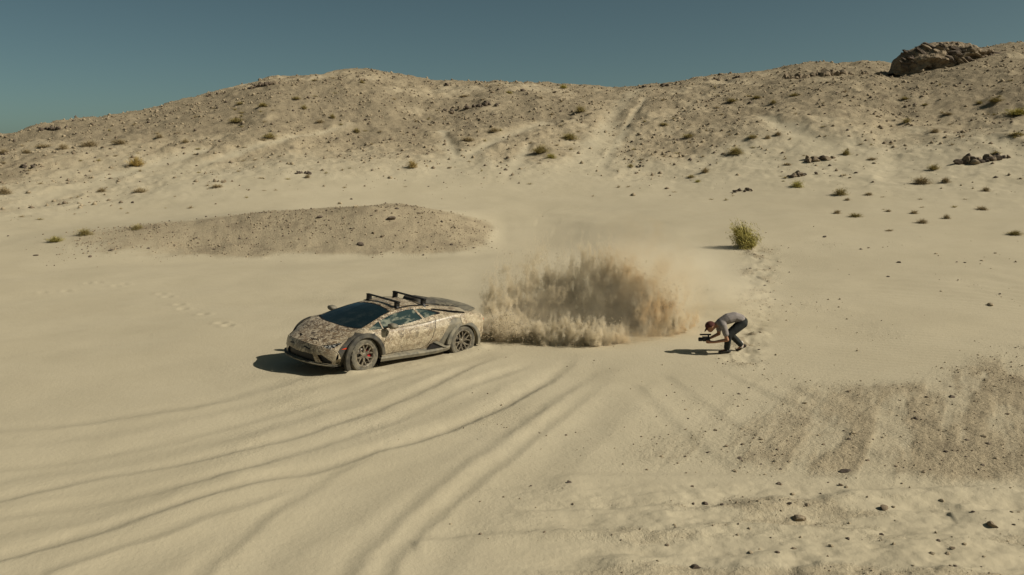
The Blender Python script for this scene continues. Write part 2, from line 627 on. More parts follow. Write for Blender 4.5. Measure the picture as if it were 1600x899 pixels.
M['gold'] = mat_plant('golden_dry_foliage', (0.46, 0.34, 0.12), (0.34, 0.24, 0.08))
M['olive'] = mat_plant('olive_foliage', (0.37, 0.305, 0.12), (0.26, 0.21, 0.08))
M['green'] = mat_plant('green_foliage', (0.44, 0.385, 0.11), (0.31, 0.275, 0.075))
M['tan'] = mat_plant('tan_dry_foliage', (0.42, 0.335, 0.20), (0.31, 0.245, 0.145))
kk = NT('woody_stem')
M['stem'] = kk.bsdf(k_c := kk.mix(kk.noise(kk.obj(), 20), (0.10, 0.075, 0.05), (0.16, 0.12, 0.08)), .9, .2)


# ------------------------------------------------------------------ object helpers
def mesh_from(name, V, Fc, mat=None, smooth=False):
    me = bpy.data.meshes.new(name)
    me.from_pydata([tuple(map(float, v)) for v in V], [], [tuple(int(i) for i in f) for f in Fc])
    if mat:
        me.materials.append(mat)
    if smooth:
        me.polygons.foreach_set('use_smooth', [True] * len(me.polygons))
    me.update()
    return me


def link(name, me, parent=None):
    o = bpy.data.objects.new(name, me)
    C.objects.link(o)
    if parent:
        o.parent = parent
    return o


def tag(o, label=None, cat=None, group=None, kind=None):
    if label:
        o['label'] = label
    if cat:
        o['category'] = cat
    if group:
        o['group'] = group
    if kind:
        o['kind'] = kind
    return o


def empty(name, loc, rz=0.0):
    o = bpy.data.objects.new(name, None)
    C.objects.link(o)
    o.location = loc
    o.rotation_euler = (0, 0, rz)
    return o


def np_mesh(name, V, Q, mat, smooth=False):
    """fast mesh from numpy vertex array and (n,k) face array"""
    V = np.asarray(V, np.float32)
    Q = np.asarray(Q, np.int32)
    k = Q.shape[1]
    me = bpy.data.meshes.new(name)
    me.vertices.add(len(V))
    me.vertices.foreach_set('co', V.ravel())
    me.loops.add(Q.size)
    me.loops.foreach_set('vertex_index', Q.ravel())
    me.polygons.add(len(Q))
    me.polygons.foreach_set('loop_start', np.arange(0, Q.size, k, dtype=np.int32))
    me.polygons.foreach_set('loop_total', np.full(len(Q), k, np.int32))
    if smooth:
        me.polygons.foreach_set('use_smooth', np.ones(len(Q), bool))
    me.update(calc_edges=True)
    me.validate()
    if mat:
        me.materials.append(mat)
    return me


# ------------------------------------------------------------------ ground
GRID = {}


def ground_z(X, Y):
    th = np.arctan2(X, Y)
    r = np.hypot(X, Y)
    i = np.clip(np.searchsorted(GRID['r'], r) - 1, 0, len(GRID['r']) - 2)
    j = np.clip(np.searchsorted(GRID['th'], th) - 1, 0, len(GRID['th']) - 2)
    fr = np.clip((r - GRID['r'][i]) / (GRID['r'][i + 1] - GRID['r'][i]), 0, 1)
    ft = np.clip((th - GRID['th'][j]) / (GRID['th'][j + 1] - GRID['th'][j]), 0, 1)
    Z = GRID['z']
    return (Z[i, j] * (1 - ft) + Z[i, j + 1] * ft) * (1 - fr) + (Z[i + 1, j] * (1 - ft) + Z[i + 1, j + 1] * ft) * fr


def build_ground():
    th = np.concatenate([np.radians(np.linspace(-180, -60, 40, endpoint=False)), np.radians(np.linspace(-60, -36, 40, endpoint=False)),
                         np.radians(np.linspace(-36, 36, 900, endpoint=False)),
                         np.radians(np.linspace(36, 60, 40, endpoint=False)), np.radians(np.linspace(60, 180, 41))])
    ys = np.linspace(1010, 366, 520)
    rr = CAM_H * F / (ys - HORIZON)
    r = np.concatenate([[0.4, 1, 2, 3, 4, 5, 6], rr[rr > 6.5], np.arange(rr[-1] + .2, 62, .2), np.arange(62, 124, .22),
                        np.geomspace(125, 1500, 40)])
    T, Rr = np.meshgrid(th, r)
    X = Rr * np.sin(T)
    Y = Rr * np.cos(T)
    Z, G, U, V = terrain(X, Y)
    GRID['th'], GRID['r'], GRID['z'] = th, r, Z
    nr, nth = X.shape
    idx = np.arange(nr * nth).reshape(nr, nth)
    Q = np.stack([idx[:-1, :-1], idx[:-1, 1:], idx[1:, 1:], idx[1:, :-1]], -1).reshape(-1, 4)[:, ::-1]
    me = np_mesh('ground', np.stack([X, Y, Z], -1).reshape(-1, 3), Q, M['ground'], True)
    a = me.attributes.new('gravel', 'FLOAT', 'POINT')
    a.data.foreach_set('value', G.astype(np.float32).ravel())
    o = link('ground', me)
    tag(o, kind='structure')
    # orientation check: faces must look up
    if me.polygons[len(me.polygons) // 2].normal.z < 0:
        me.flip_normals()


build_ground()


# ------------------------------------------------------------------ rocks
def rock_mesh(name, seed, mat, sub=2, flat_=.7, sharp=.35):
    rnd = random.Random(seed)
    bm = bmesh.new()
    bmesh.ops.create_icosphere(bm, subdivisions=sub, radius=.5)
    planes = [(Vector((rnd.gauss(0, 1), rnd.gauss(0, 1), rnd.gauss(0, 1))).normalized(), rnd.uniform(.22, .42)) for _ in range(9)]
    for v in bm.verts:
        for n, d in planes:
            k = v.co.dot(n) - d
            if k > 0:
                v.co -= n * k * .95
        v.co *= 1 + rnd.uniform(-.05, .05)
        v.co.z *= flat_
        v.co.x *= 1.15
    me = bpy.data.meshes.new(name)
    bm.to_mesh(me)
    bm.free()
    me.materials.append(mat)
    return me


ROCKS = [rock_mesh('rock_%d' % i, 100 + i, M[('rock', 'rock_dark', 'rock_pale')[i % 3]], 2, .55 + .1 * (i % 4)) for i in range(9)]


def put_rock(px, py, size_px, label, group, k=None, cat='rock', name='rock', sink=.22):
    p = hit(px, py)
    dist = math.sqrt(p[0] ** 2 + p[1] ** 2 + (CAM_H - p[2]) ** 2)
    s = size_px / F * dist
    o = link(name, ROCKS[RNG.integers(len(ROCKS)) if k is None else k])
    o.location = (p[0], p[1], p[2] + s * (.3 - sink))
    o.scale = (s * RNG.uniform(.85, 1.15), s * RNG.uniform(.7, 1.0), s * RNG.uniform(.6, 1.0))
    o.rotation_euler = (RNG.uniform(-.3, .3), RNG.uniform(-.3, .3), RNG.uniform(0, 6.28))
    tag(o, label, cat, group)
    return o


NAMED_ROCKS = [
    (1247, 812, 24, 'largest brown rock half buried in the churned foreground sand', 0),
    (1382, 796, 18, 'brown rock lying on the churned sand, right of the half-buried rock', 3),
    (1319, 738, 17, 'dark lump of rock at the lower edge of the gravel patch', 4),
    (1087, 888, 15, 'upright dark chip of rock in the churned foreground sand', 1),
    (1550, 823, 19, 'flat brown rock on churned sand near two smaller stones', 6),
    (1487, 621, 12, 'dark rock standing in the middle of the gravel patch', 1),
    (1547, 477, 11, 'lone grey rock on the wind-rippled sand slope', 5),
    (1405, 411, 7, 'small dark rock alone on the smooth sand above the ripples', 4),
    (1387, 433, 6, 'tiny dark stone alone on the smooth sand above the ripples', 1),
    (1288, 371, 7, 'small dark rock on the smooth sand beside the wind-blown bush', 7),
    (610, 343, 18, 'dark brown rock on the crown of the gravel mound', 1),
    (500, 341, 11, 'dark rock on the left shoulder of the gravel mound crown', 4),
    (563, 383, 16, 'row of dark stone at the foot of the gravel mound', 7),
    (531, 319, 9, 'pale boulder standing behind the crest of the gravel mound', 2),
    (549, 312, 6, 'dark upright stone behind the crest of the gravel mound', 1),
]
for px, py, s, lab, k in NAMED_ROCKS:
    put_rock(px, py, s, lab, None, k)

MOUND_ROCKS = [(375, 373), (386, 373), (422, 349), (468, 374), (521, 370), (548, 358), (583, 365), (597, 371), (624, 338), (520, 331),
               (538, 340), (556, 324), (580, 338), (588, 330), (620, 327), (334, 390), (232, 389), (172, 392), (141, 402), (57, 400),
               (740, 360), (706, 383), (740, 388), (636, 377), (668, 387), (452, 352), (690, 353), (655, 334), (478, 356), (690, 347)]
for px, py in MOUND_ROCKS:
    put_rock(px, py, RNG.uniform(4.0, 8.0), 'small dark stone lying on the grey gravel mound', 'stones on the gravel mound')
n = 0
while n < 70:
    px, py = RNG.uniform(1000, 1590), RNG.uniform(590, 745)
    if py < np.interp(px, [1000, 1150, 1280, 1400, 1500, 1590], [660, 600, 610, 605, 575, 570]):
        continue
    put_rock(px, py, RNG.uniform(3.0, 8.5), 'small dark stone on the streaked gravel patch', 'stones on the gravel patch')
    n += 1
for i in range(46):
    px = 1600 - abs(RNG.normal(0, 330))
    py = RNG.uniform(752, 895)
    if px < 640:
        continue
    put_rock(px, py, RNG.uniform(3.5, 9.5), 'small brown stone in the churned sand along the front', 'stones in the churned sand')
for px, py in ((1357, 388), (1463, 397), (1495, 410), (1508, 411), (1535, 408), (1555, 396), (1587, 410), (1562, 460), (1345, 390), (1180, 398),
               (1188, 405), (1172, 420), (1195, 447), (1172, 468), (1210, 455), (1188, 520), (1186, 547), (1200, 440)):
    put_rock(px, py, RNG.uniform(3.5, 6), 'tiny dark stone on the pale sand slope above the photographer', 'stones on the sand slope')
HILLROCK = 0
CL = [(RNG.uniform(5, 1595), RNG.uniform(125, 310)) for _ in range(26)]
while HILLROCK < 105:
    c_ = CL[RNG.integers(26)]
    px, py = np.clip(c_[0] + RNG.normal(0, 42), 3, 1597), c_[1] + RNG.normal(0, 11)
    sk = np.interp(px, [q[0] for q in SKYLINE], [q[1] for q in SKYLINE])
    te = np.interp(px, [q[0] for q in TOE], [q[1] for q in TOE])
    if py < sk + 8 or py > te + 5:
        continue
    put_rock(px, py, 3.0 + 7.0 * RNG.random() ** 2.5, 'dark stone scattered on the rocky hillside', 'stones on the hillside')
    HILLROCK += 1


def crag(px, py, w_px, h_px, label, nrock, tilt, dark=True, rise=.35):
    """an outcrop: many angular slabs packed round a centre, all parts of one thing"""
    p = hit(px, py)
    dist = math.hypot(p[0], p[1])
    Wd, Hd = w_px / F * dist, h_px / F * dist
    root = empty('rock_outcrop', (p[0], p[1], p[2]))
    tag(root, label, 'rock outcrop')
    for i in range(nrock):
        a = RNG.uniform(-.5, .5)
        dx = a * Wd
        dy = RNG.uniform(-.35, .6) * Hd
        env = (1 - (2 * a) ** 2) ** .5
        zz = RNG.uniform(0, rise) * Hd * env
        s = Hd * RNG.uniform(.45, 1.05) * (.55 + .45 * env)
        o = link('slab', ROCKS[(RNG.integers(3) * 3 + (1 if (dark and RNG.random() < .7) else 0)) % 9], root)
        gz = float(ground_z(np.array([p[0] + dx]), np.array([p[1] + dy]))[0]) - p[2]
        o.location = (dx, dy, gz + zz * .7)
        o.scale = (s * RNG.uniform(.6, 1.0), s * .8, s * RNG.uniform(.8, 1.25))
        o.rotation_euler = (RNG.uniform(-.25, .25), tilt + RNG.uniform(-.25, .25), RNG.uniform(-.4, .4))
    return root


crag(735, 170, 84, 13, 'band of dark upright slabs jutting from the middle of the hillside', 26, .5)
crag(706, 135, 22, 10, 'short row of dark slabs just below the ridge crest', 8, .5)
crag(412, 134, 46, 14, 'dark broken crag on the left shoulder of the ridge', 14, -.6)
crag(350, 147, 60, 8, 'low line of dark rocks along the falling left ridge', 12, -.5)
crag(76, 203, 34, 10, 'dark rock cluster at the far left end of the ridge', 9, -.5)
crag(1030, 136, 70, 9, 'jagged dark rocks on the ridge beside the sandy chute', 16, .4)
crag(1130, 127, 60, 9, 'dark broken rocks on the ridge right of the sandy chute', 14, .5)
crag(1283, 250, 42, 16, 'dark rock pile on pale sand beside a dry bush', 14, .3)
crag(1256, 275, 50, 14, 'dark rock pile just above the bright green bush', 15, .3)
crag(1158, 300, 34, 12, 'low dark rubble heap where the hillside meets the sand', 12, .2)
crag(1535, 252, 80, 20, 'dark rubble face of the low grey hump below the right ridge', 22, .2)
crag(1000, 262, 16, 7, 'single cluster of dark rock on the gravelly slope right of the chute', 5, .2)
crag(475, 272, 26, 10, 'dark rock ledge low on the hillside above the sand track', 8, 1.2)
crag(345, 285, 40, 9, 'pale layered rock ledge low on the left hillside', 9, 1.2, False)
crag(40, 262, 30, 11, 'dark boulder group low on the left end of the hillside', 6, .3)
crag(550, 126, 90, 8, 'pale broken rock on the rounded summit of the ridge', 14, .6, False)
crag(1300, 118, 150, 20, 'pale tilted rock slabs on the ridge left of the big crag', 26, .7, False, .2)


def big_crag():
    """the dark rounded crag on the right-hand ridge: bedrock hump with tilted slabs"""
    rr = 97.0
    c = ray(1470, 95)
    t = rr / math.hypot(c[0], c[1])
    cx, cy = c[0] * t, c[1] * t
    base = float(ground_z(np.array([cx]), np.array([cy]))[0])
    root = empty('rock_crag', (cx, cy, base))
    tag(root, 'big dark layered crag bulging from the right-hand ridge', 'rock outcrop')
    px_m = F / rr
    L = 190 / px_m
    Hh = 40 / px_m
    nu, nv = 90, 60
    V = []
    Fc = []
    for i in range(nu):
        u = i / (nu - 1)
        top = Hh * (np.interp(u, [0, .03, .1, .25, .45, .7, 1], [.0, .45, .70, .90, .90, .60, .0]))
        for j in range(nv):
            a = -0.2 + 1.5 * math.pi * j / (nv - 1) * .8
            x = (u - .365) * L
            dep = 3.2 * math.sin(math.pi * min(max(u, .02), .98)) ** .5
            yy = -math.cos(a) * dep
            zz = top * max(math.sin(a), -.3)
            nn = fbm(np.array([x * .9 - zz * .9]), np.array([yy * .5 + zz * 1.6]), 301, 4)[0] - .5
            n2 = abs(2 * fbm(np.array([x * .35 + zz * .8]), np.array([yy * .4 + zz * .3 - x * .2]), 311, 3)[0] - 1)
            k = 1 + .75 * nn - .5 * (.3 - n2)
            V.append((x, yy * k, (zz - x * -.055) * (1 + .25 * nn) - .7))
    for i in range(nu - 1):
        for j in range(nv - 1):
            Fc.append((i * nv + j, (i + 1) * nv + j, (i + 1) * nv + j + 1, i * nv + j + 1))
    o = link('bedrock', mesh_from('bedrock', V, Fc, M['rock']), root)
    for i in range(110):
        u = RNG.uniform(.04, .97)
        top = Hh * (np.interp(u, [0, .03, .1, .25, .45, .7, 1], [.0, .45, .70, .90, .90, .60, .0]))
        a = RNG.uniform(.1, 1.35)
        dep = 3.0 * math.sin(math.pi * u) ** .5
        x = (u - .365) * L
        s = RNG.uniform(.4, 1.3) * (1.1 - .5 * u)
        o = link('slab', ROCKS[(RNG.integers(3) * 3 + int(RNG.random() < .6)) % 9], root)
        o.location = (x, -math.cos(a) * dep, top * .96 * math.sin(a) + x * .055 - .75)
        o.scale = (s * 1.5, s * 1.0, s * .8)
        o.rotation_euler = (RNG.uniform(-.3, .3), .55 + RNG.uniform(-.25, .25), RNG.uniform(-.4, .4))


big_crag()


def scatter_stuff(name, label, cat, n_try, px_fn, size_fn, mats, seed):
    """thousands of stones too small to pick apart: one mesh"""
    rng = np.random.default_rng(seed)
    X, Y = px_fn(rng, n_try)
    Z, G, U, V = terrain(X, Y)
    clus = sstep(.42, .66, fbm(X * .35, Y * .35, 400 + seed, 4))
    keep = rng.random(n_try) < np.clip(G * (0.25 + 1.1 * clus) + .004, 0, 1)
    X, Y, Z = X[keep], Y[keep], Z[keep]
    m = len(X)
    s = size_fn(rng, X, Y)
    base = np.array([(1, 0, 0), (-1, 0, 0), (0, 1, 0), (0, -1, 0), (0, 0, .8), (0, 0, -.8)], float) * .5
    faces = np.array([(0, 2, 4), (2, 1, 4), (1, 3, 4), (3, 0, 4), (2, 0, 5), (1, 2, 5), (3, 1, 5), (0, 3, 5)])
    Vv = base[None] * (1 + rng.uniform(-.4, .4, (m, 6, 3)))
    a = rng.uniform(0, 6.28, m)
    ca, sa = np.cos(a), np.sin(a)
    vx = Vv[..., 0] * ca[:, None] - Vv[..., 1] * sa[:, None]
    vy = Vv[..., 0] * sa[:, None] + Vv[..., 1] * ca[:, None]
    out = np.stack([vx, vy, Vv[..., 2]], -1) * s[:, None, None] + np.stack([X, Y, Z + s * .12], -1)[:, None, :]
    Q = faces[None] + (np.arange(m) * 6)[:, None, None]
    Q = Q.reshape(-1, 3)
    me = np_mesh(name, out.reshape(-1, 3), Q, None)
    for mm in mats:
        me.materials.append(mm)
    mi = np.repeat(rng.choice(len(mats), m, p=[.58, .08, .34]), 8).astype(np.int32)
    if len(mi) == len(me.polygons):
        me.polygons.foreach_set('material_index', mi)
    o = link(name, me)
    tag(o, label, cat, kind='stuff')


def area(rmin, rmax, tmin, tmax):
    def f(rng, n):
        r = np.sqrt(rng.uniform(rmin ** 2, rmax ** 2, n))
        t = np.radians(rng.uniform(tmin, tmax, n))
        return r * np.sin(t), r * np.cos(t)
    return f


STONE_M = [M['rock_pale'], M['rock_dark'], M['rock']]
scatter_stuff('gravel', 'fine gravel strewn over the lower right sand patch', 'gravel', 60000, area(8, 22, -8, 36),
              lambda g, X, Y: .010 + .035 * g.random(len(X)) ** 6, STONE_M, 1)
scatter_stuff('mound_gravel', 'fine gravel covering the low grey mound', 'gravel', 26000, area(35, 46, -36, 4),
              lambda g, X, Y: .02 + .10 * g.random(len(X)) ** 6, STONE_M, 2)
scatter_stuff('hill_gravel', 'loose rubble covering the hillside', 'rubble', 60000, area(50, 112, -36, 36),
              lambda g, X, Y: .06 + .30 * g.random(len(X)) ** 7, STONE_M, 3)
scatter_stuff('slope_gravel', 'scattered small stones on the sand behind the photographer', 'gravel', 26000, area(18, 40, 10, 36),
              lambda g, X, Y: .02 + .06 * g.random(len(X)) ** 4, STONE_M, 4)


# ------------------------------------------------------------------ bushes
def bush_mesh(seed, n, mat, kind):
    """a hemisphere of thin curved blades and small leaves, unit width, base at z = 0"""
    rng = np.random.default_rng(seed)
    V = []
    Q = []
    lobes = [(rng.uniform(-.22, .22), rng.uniform(-.22, .22), rng.uniform(.7, 1.05)) for _ in range(5)]
    for i in range(n):
        lx, ly, lh = lobes[rng.integers(5)]
        a = rng.uniform(0, 2 * math.pi)
        el = math.asin(rng.uniform(.08, 1.0))
        L = .5 * lh * rng.uniform(.55, 1.08)
        if kind == 'tuft':
            el = max(el, .45)
        d = np.array([math.cos(a) * math.cos(el), math.sin(a) * math.cos(el), math.sin(el)])
        root = np.array([lx * .55, ly * .55, 0.0])
        side = np.cross(d, [0, 0, 1.0])
        side = side / (np.linalg.norm(side) + 1e-6)
        wd = rng.uniform(.006, .012)
        tip = root + d * L + np.array([lx * .45, ly * .45, -.05 * L])
        mid = root + d * L * .55 + np.array([0, 0, .06 * L])
        b = len(V)
        V += [root - side * wd, root + side * wd, mid + side * wd, mid - side * wd, tip]
        Q += [(b, b + 1, b + 2), (b, b + 2, b + 3), (b + 3, b + 2, b + 4)]
        for q in range(5):
            t = rng.uniform(.45, 1.0)
            c = root + (tip - root) * t + rng.normal(0, .025, 3)
            c[2] = max(c[2], .01)
            s = rng.uniform(.016, .034)
            e1 = rng.normal(0, 1, 3)
            e1 /= np.linalg.norm(e1)
            e2 = np.cross(e1, rng.normal(0, 1, 3))
            e2 /= np.linalg.norm(e2)
            b = len(V)
            V += [c - e1 * s, c + e2 * s * .45, c + e1 * s]
            Q += [(b, b + 1, b + 2)]
    return np_mesh('foliage', np.array(V), np.array(Q), mat)


def stem_mesh(seed):
    rng = np.random.default_rng(seed)
    V = []
    Q = []
    for i in range(7):
        a = rng.uniform(0, 6.28)
        d = np.array([math.cos(a) * .6, math.sin(a) * .6, .7])
        ring = []
        for (t, rad) in ((0, .02), (.16, .014), (.34, .006)):
            c = d * t
            for k in range(4):
                ang = k * math.pi / 2
                V.append(c + np.array([math.cos(ang) * rad, math.sin(ang) * rad, 0]))
        b = len(V) - 12
        for s in range(2):
            for k in range(4):
                Q.append((b + s * 4 + k, b + s * 4 + (k + 1) % 4, b + (s + 1) * 4 + (k + 1) % 4, b + (s + 1) * 4 + k))
    return np_mesh('stem', np.array(V), np.array(Q), M['stem'])


BUSH = {}
for c in ('gold', 'olive', 'green', 'tan'):
    BUSH[c] = [bush_mesh(20 + 7 * i + len(c), 330, M[c], 'bush' if i < 2 else 'tuft') for i in range(3)]
SMALL = {c: [bush_mesh(60 + i, 90, M[c], 'tuft') for i in range(2)] for c in BUSH}
STEM = stem_mesh(5)


def put_bush(px, py, w_px, h_px, colour, label, group=None, parts=True, lean=0.0, variant=None):
    p = hit(px, py)
    dist = math.sqrt(p[0] ** 2 + p[1] ** 2 + (CAM_H - p[2]) ** 2)
    wd, ht = w_px / F * dist, h_px / F * dist
    sc = (wd, wd * RNG.uniform(.85, 1.0), ht * 1.9)
    rz = RNG.uniform(0, 6.28)
    if parts:
        root = empty('desert_bush', (p[0], p[1], p[2] - .03))
        f = link('foliage', BUSH[colour][RNG.integers(3) if variant is None else variant], root)
        f.scale = sc
        f.rotation_euler = (0, lean, rz if not lean else 0)
        s = link('stem', STEM, root)
        s.scale = (wd, wd, ht * 1.4)
        s.rotation_euler = (0, lean, 0)
        tag(root, label, 'bush', group)
        return root
    o = link('dry_tuft', SMALL[colour][RNG.integers(2)])
    o.location = (p[0], p[1], p[2] - .03)
    o.scale = sc
    o.rotation_euler = (0, 0, rz)
    tag(o, label, 'tuft', group)
    return o


BIG = [
    (212, 260, 34, 21, 'gold', 'rounded golden bush alone on the left hillside'),
    (843, 240, 36, 20, 'olive', 'widest olive bush of the trio beside the sandy chute'),
    (861, 248, 22, 15, 'green', 'small green bush in front of the wide olive one by the chute'),
    (890, 218, 33, 15, 'olive', 'dark olive bush at the left edge of the sandy chute'),
    (1245, 293, 27, 18, 'green', 'bright green round bush on pale sand below a rock pile'),
    (1313, 305, 28, 19, 'olive', 'dry olive bush on pale sand right of the bright green bush'),
    (1151, 241, 36, 16, 'olive', 'wide olive bush above the gravel strip on the right hillside'),
    (646, 262, 22, 16, 'gold', 'golden bush where the two faint hillside tracks cross'),
    (771, 207, 27, 12, 'tan', 'pale pinkish tan bush below the slab band'),
    (731, 221, 25, 12, 'tan', 'flat tan bush left of the pinkish one'),
    (906, 175, 26, 14, 'olive', 'dark bush high beside the top of the sandy chute'),
    (369, 191, 32, 12, 'olive', 'low spreading olive bush high on the left hillside'),
    (86, 378, 28, 13, 'green', 'grassy green clump at the left end of the gravel mound'),
    (133, 367, 28, 14, 'olive', 'taller grassy clump beside the green clump on the mound'),
    (216, 358, 28, 11, 'olive', 'sparse grassy clump on the crest of the gravel mound'),
    (1440, 287, 36, 15, 'tan', 'sprawling pale bush on the sand of the right slope'),
    (1458, 266, 24, 13, 'olive', 'dark olive bush just above the sprawling pale bush'),
    (1590, 180, 44, 16, 'green', 'wide yellow-green bush at the far right of the hillside'),
    (1556, 160, 28, 10, 'olive', 'dark flat bush above the wide yellow-green bush'),
    (1323, 242, 18, 12, 'olive', 'small round olive bush right of a dark rock pile'),
    (220, 301, 26, 13, 'tan', 'pale dry bush below the rounded golden bush'),
    (10, 303, 26, 15, 'tan', 'tan bush at the extreme left foot of the hillside'),
    (1416, 192, 16, 12, 'olive', 'lone small bush below the dark crag'),
    (1336, 339, 22, 11, 'olive', 'dark little bush, right one of a pair on the sand'),
    (1307, 334, 17, 9, 'tan', 'pale little bush, left one of a pair on the sand'),
    (880, 138, 18, 8, 'green', 'green bush right on the ridge crest'),
]
for px, py, ww, hh, c, lab in BIG:
    put_bush(px, py, ww, hh, c, lab)
wb = put_bush(1173, 388, 46, 64, 'gold', 'tall yellow-green bush leaning in the dust behind the spray', lean=-.62, variant=0)
for ch in wb.children:
    if ch.name.startswith('foliage'):
        ch.data = bush_mesh(99, 900, M['green'], 'bush')

MID = [(420, 216, 24, 12, 'olive'), (475, 171, 16, 11, 'olive'), (558, 207, 16, 10, 'olive'), (290, 223, 17, 9, 'tan'), (250, 216, 17, 9, 'tan'),
       (410, 167, 26, 9, 'olive'), (463, 156, 20, 8, 'olive'), (376, 163, 15, 7, 'olive'), (100, 233, 20, 12, 'tan'), (137, 229, 34, 12, 'tan'),
       (68, 231, 26, 9, 'tan'), (185, 225, 28, 10, 'tan'), (1075, 215, 26, 11, 'olive'), (1102, 270, 18, 13, 'tan'), (1079, 278, 20, 8, 'olive'),
       (1090, 285, 12, 8, 'green'), (1144, 160, 24, 9, 'olive'), (1182, 154, 18, 7, 'olive'), (1240, 151, 20, 8, 'olive'), (1209, 162, 16, 8, 'olive'),
       (1440, 349, 22, 10, 'tan'), (1534, 328, 20, 9, 'tan'), (1584, 367, 26, 10, 'olive'), (1480, 342, 16, 10, 'tan'), (1428, 334, 20, 8, 'tan'),
       (1387, 331, 14, 6, 'tan'), (1390, 361, 14, 5, 'tan'), (1540, 299, 16, 10, 'tan'), (1530, 163, 12, 8, 'olive'), (1478, 285, 18, 11, 'tan'),
       (1462, 207, 20, 8, 'tan'), (1323, 313, 14, 6, 'tan'), (1358, 305, 18, 7, 'tan'), (795, 146, 14, 7, 'green'), (726, 152, 20, 7, 'tan'),
       (1037, 196, 18, 8, 'olive'), (985, 262, 14, 10, 'olive'), (40, 240, 22, 9, 'tan'), (5, 240, 20, 10, 'tan'), (158, 300, 18, 9, 'tan'),
       (500, 192, 18, 9, 'tan'), (520, 185, 14, 10, 'olive'), (480, 278, 14, 9, 'tan'), (340, 293, 24, 8, 'tan'), (1363, 250, 18, 7, 'tan'),
       (1555, 242, 18, 8, 'olive'), (1590, 213, 30, 10, 'olive'), (1480, 180, 20, 7, 'tan'), (1415, 156, 16, 7, 'olive'), (1445, 165, 14, 6, 'olive'),
       (1214, 212, 16, 9, 'tan'), (1175, 216, 22, 10, 'olive'), (1200, 217, 14, 9, 'tan'), (565, 130, 14, 6, 'olive'), (1230, 258, 16, 6, 'tan')]
WORD = {'olive': ('small olive bush low on the rocky hillside', 'olive bushes on the hillside'),
        'tan': ('small straw-coloured bush on the pale hillside', 'straw-coloured bushes on the hillside'),
        'green': ('tiny green bush on the rocky hillside', 'tiny green bushes on the hillside')}
for px, py, ww, hh, c in MID:
    put_bush(px, py, ww, hh, c, WORD[c][0], WORD[c][1])
cnt = 0
while cnt < 175:
    px, py = RNG.uniform(5, 1595), RNG.uniform(120, 345)
    sk = np.interp(px, [q[0] for q in SKYLINE], [q[1] for q in SKYLINE])
    te = np.interp(px, [q[0] for q in TOE], [q[1] for q in TOE])
    if py < sk + 6 or py > te + 8 or (900 < px < 1000 and abs(px - (1010 - (py - 138) * .86)) < 35):
        continue
    c = 'tan' if RNG.random() < .7 else 'olive'
    put_bush(px, py, RNG.uniform(6, 15), RNG.uniform(3, 7), c,
             'tiny tuft of dry straw grass on the hillside' if c == 'tan' else 'tiny tuft of olive scrub on the hillside',
             'dry straw tufts on the hillside' if c == 'tan' else 'olive scrub tufts on the hillside', parts=False)
    cnt += 1


# ------------------------------------------------------------------ car
def camo():
    k = NT('camouflage_wrap')
    o = k.obj()
    warp = k.n('ShaderNodeVectorMath', operation='ADD')
    k.t.links.new(o, warp.inputs[0])
    sc = k.n('ShaderNodeVectorMath', operation='SCALE')
    k.t.links.new(k.noise(o, 3.2, 3, .5, out=1), sc.inputs[0])
    sc.inputs['Scale'].default_value = .55
    k.t.links.new(sc.outputs[0], warp.inputs[1])
    p = warp.outputs[0]
    a = k.noise(k.mapping(p, (3.6, 7, 7)), 1.35, 3, .6, dist=1.2)
    b = k.noise(k.mapping(p, (8.5, 4, 6), loc=(3, 1, 7)), 1.6, 3, .55, dist=1.6)
    c = k.noise(k.mapping(p, (7, 14, 12), loc=(1, 5, 2)), 1.7, 3, .6, dist=1.8)
    col = k.mix(k.ss(.44, .50, a), (0.42, 0.345, 0.24), (0.17, 0.115, 0.065))
    col = k.mix(k.ss(.53, .57, b), col, (0.07, 0.05, 0.033))
    col = k.mix(k.ss(.57, .61, c), col, (0.56, 0.48, 0.36))
    col = k.mix(k.mul(k.ss(.60, .64, k.noise(p, 26, 2, .5, dist=1.5)), .8), col, (0.10, 0.072, 0.05))
    # dust coat thickest towards the tail and the sills
    sep = k.n('ShaderNodeSeparateXYZ')
    k.t.links.new(o, sep.inputs[0])
    low = k.ss(.75, .25, sep.outputs[2])
    tail = k.ss(.9, -1.9, sep.outputs[0])
    side = k.ss(.62, .90, k.math('ABSOLUTE', sep.outputs[1]))
    d = k.math('MAXIMUM', k.mul(low, .4), k.mul(tail, .75))
    d = k.mul(k.math('MAXIMUM', d, k.mul(side, .58)), k.ss(.25, .62, k.noise(o, 4, 4, .6)))
    col = k.mix(d, col, (0.43, 0.365, 0.25))
    return k.bsdf(col, .45, .4, bump=k.noise(o, 60, 2), bump_d=.0008, **{'Coat Weight': .25, 'Coat Roughness': .25})


def dusty(name, base, dust=.5, rough=.6, scale=5.0):
    k = NT(name)
    o = k.obj()
    f = k.mul(k.ss(.28, .7, k.noise(o, scale, 4, .65)), dust)
    return k.bsdf(k.mix(f, base, (0.36, 0.31, 0.215)), rough, .35)


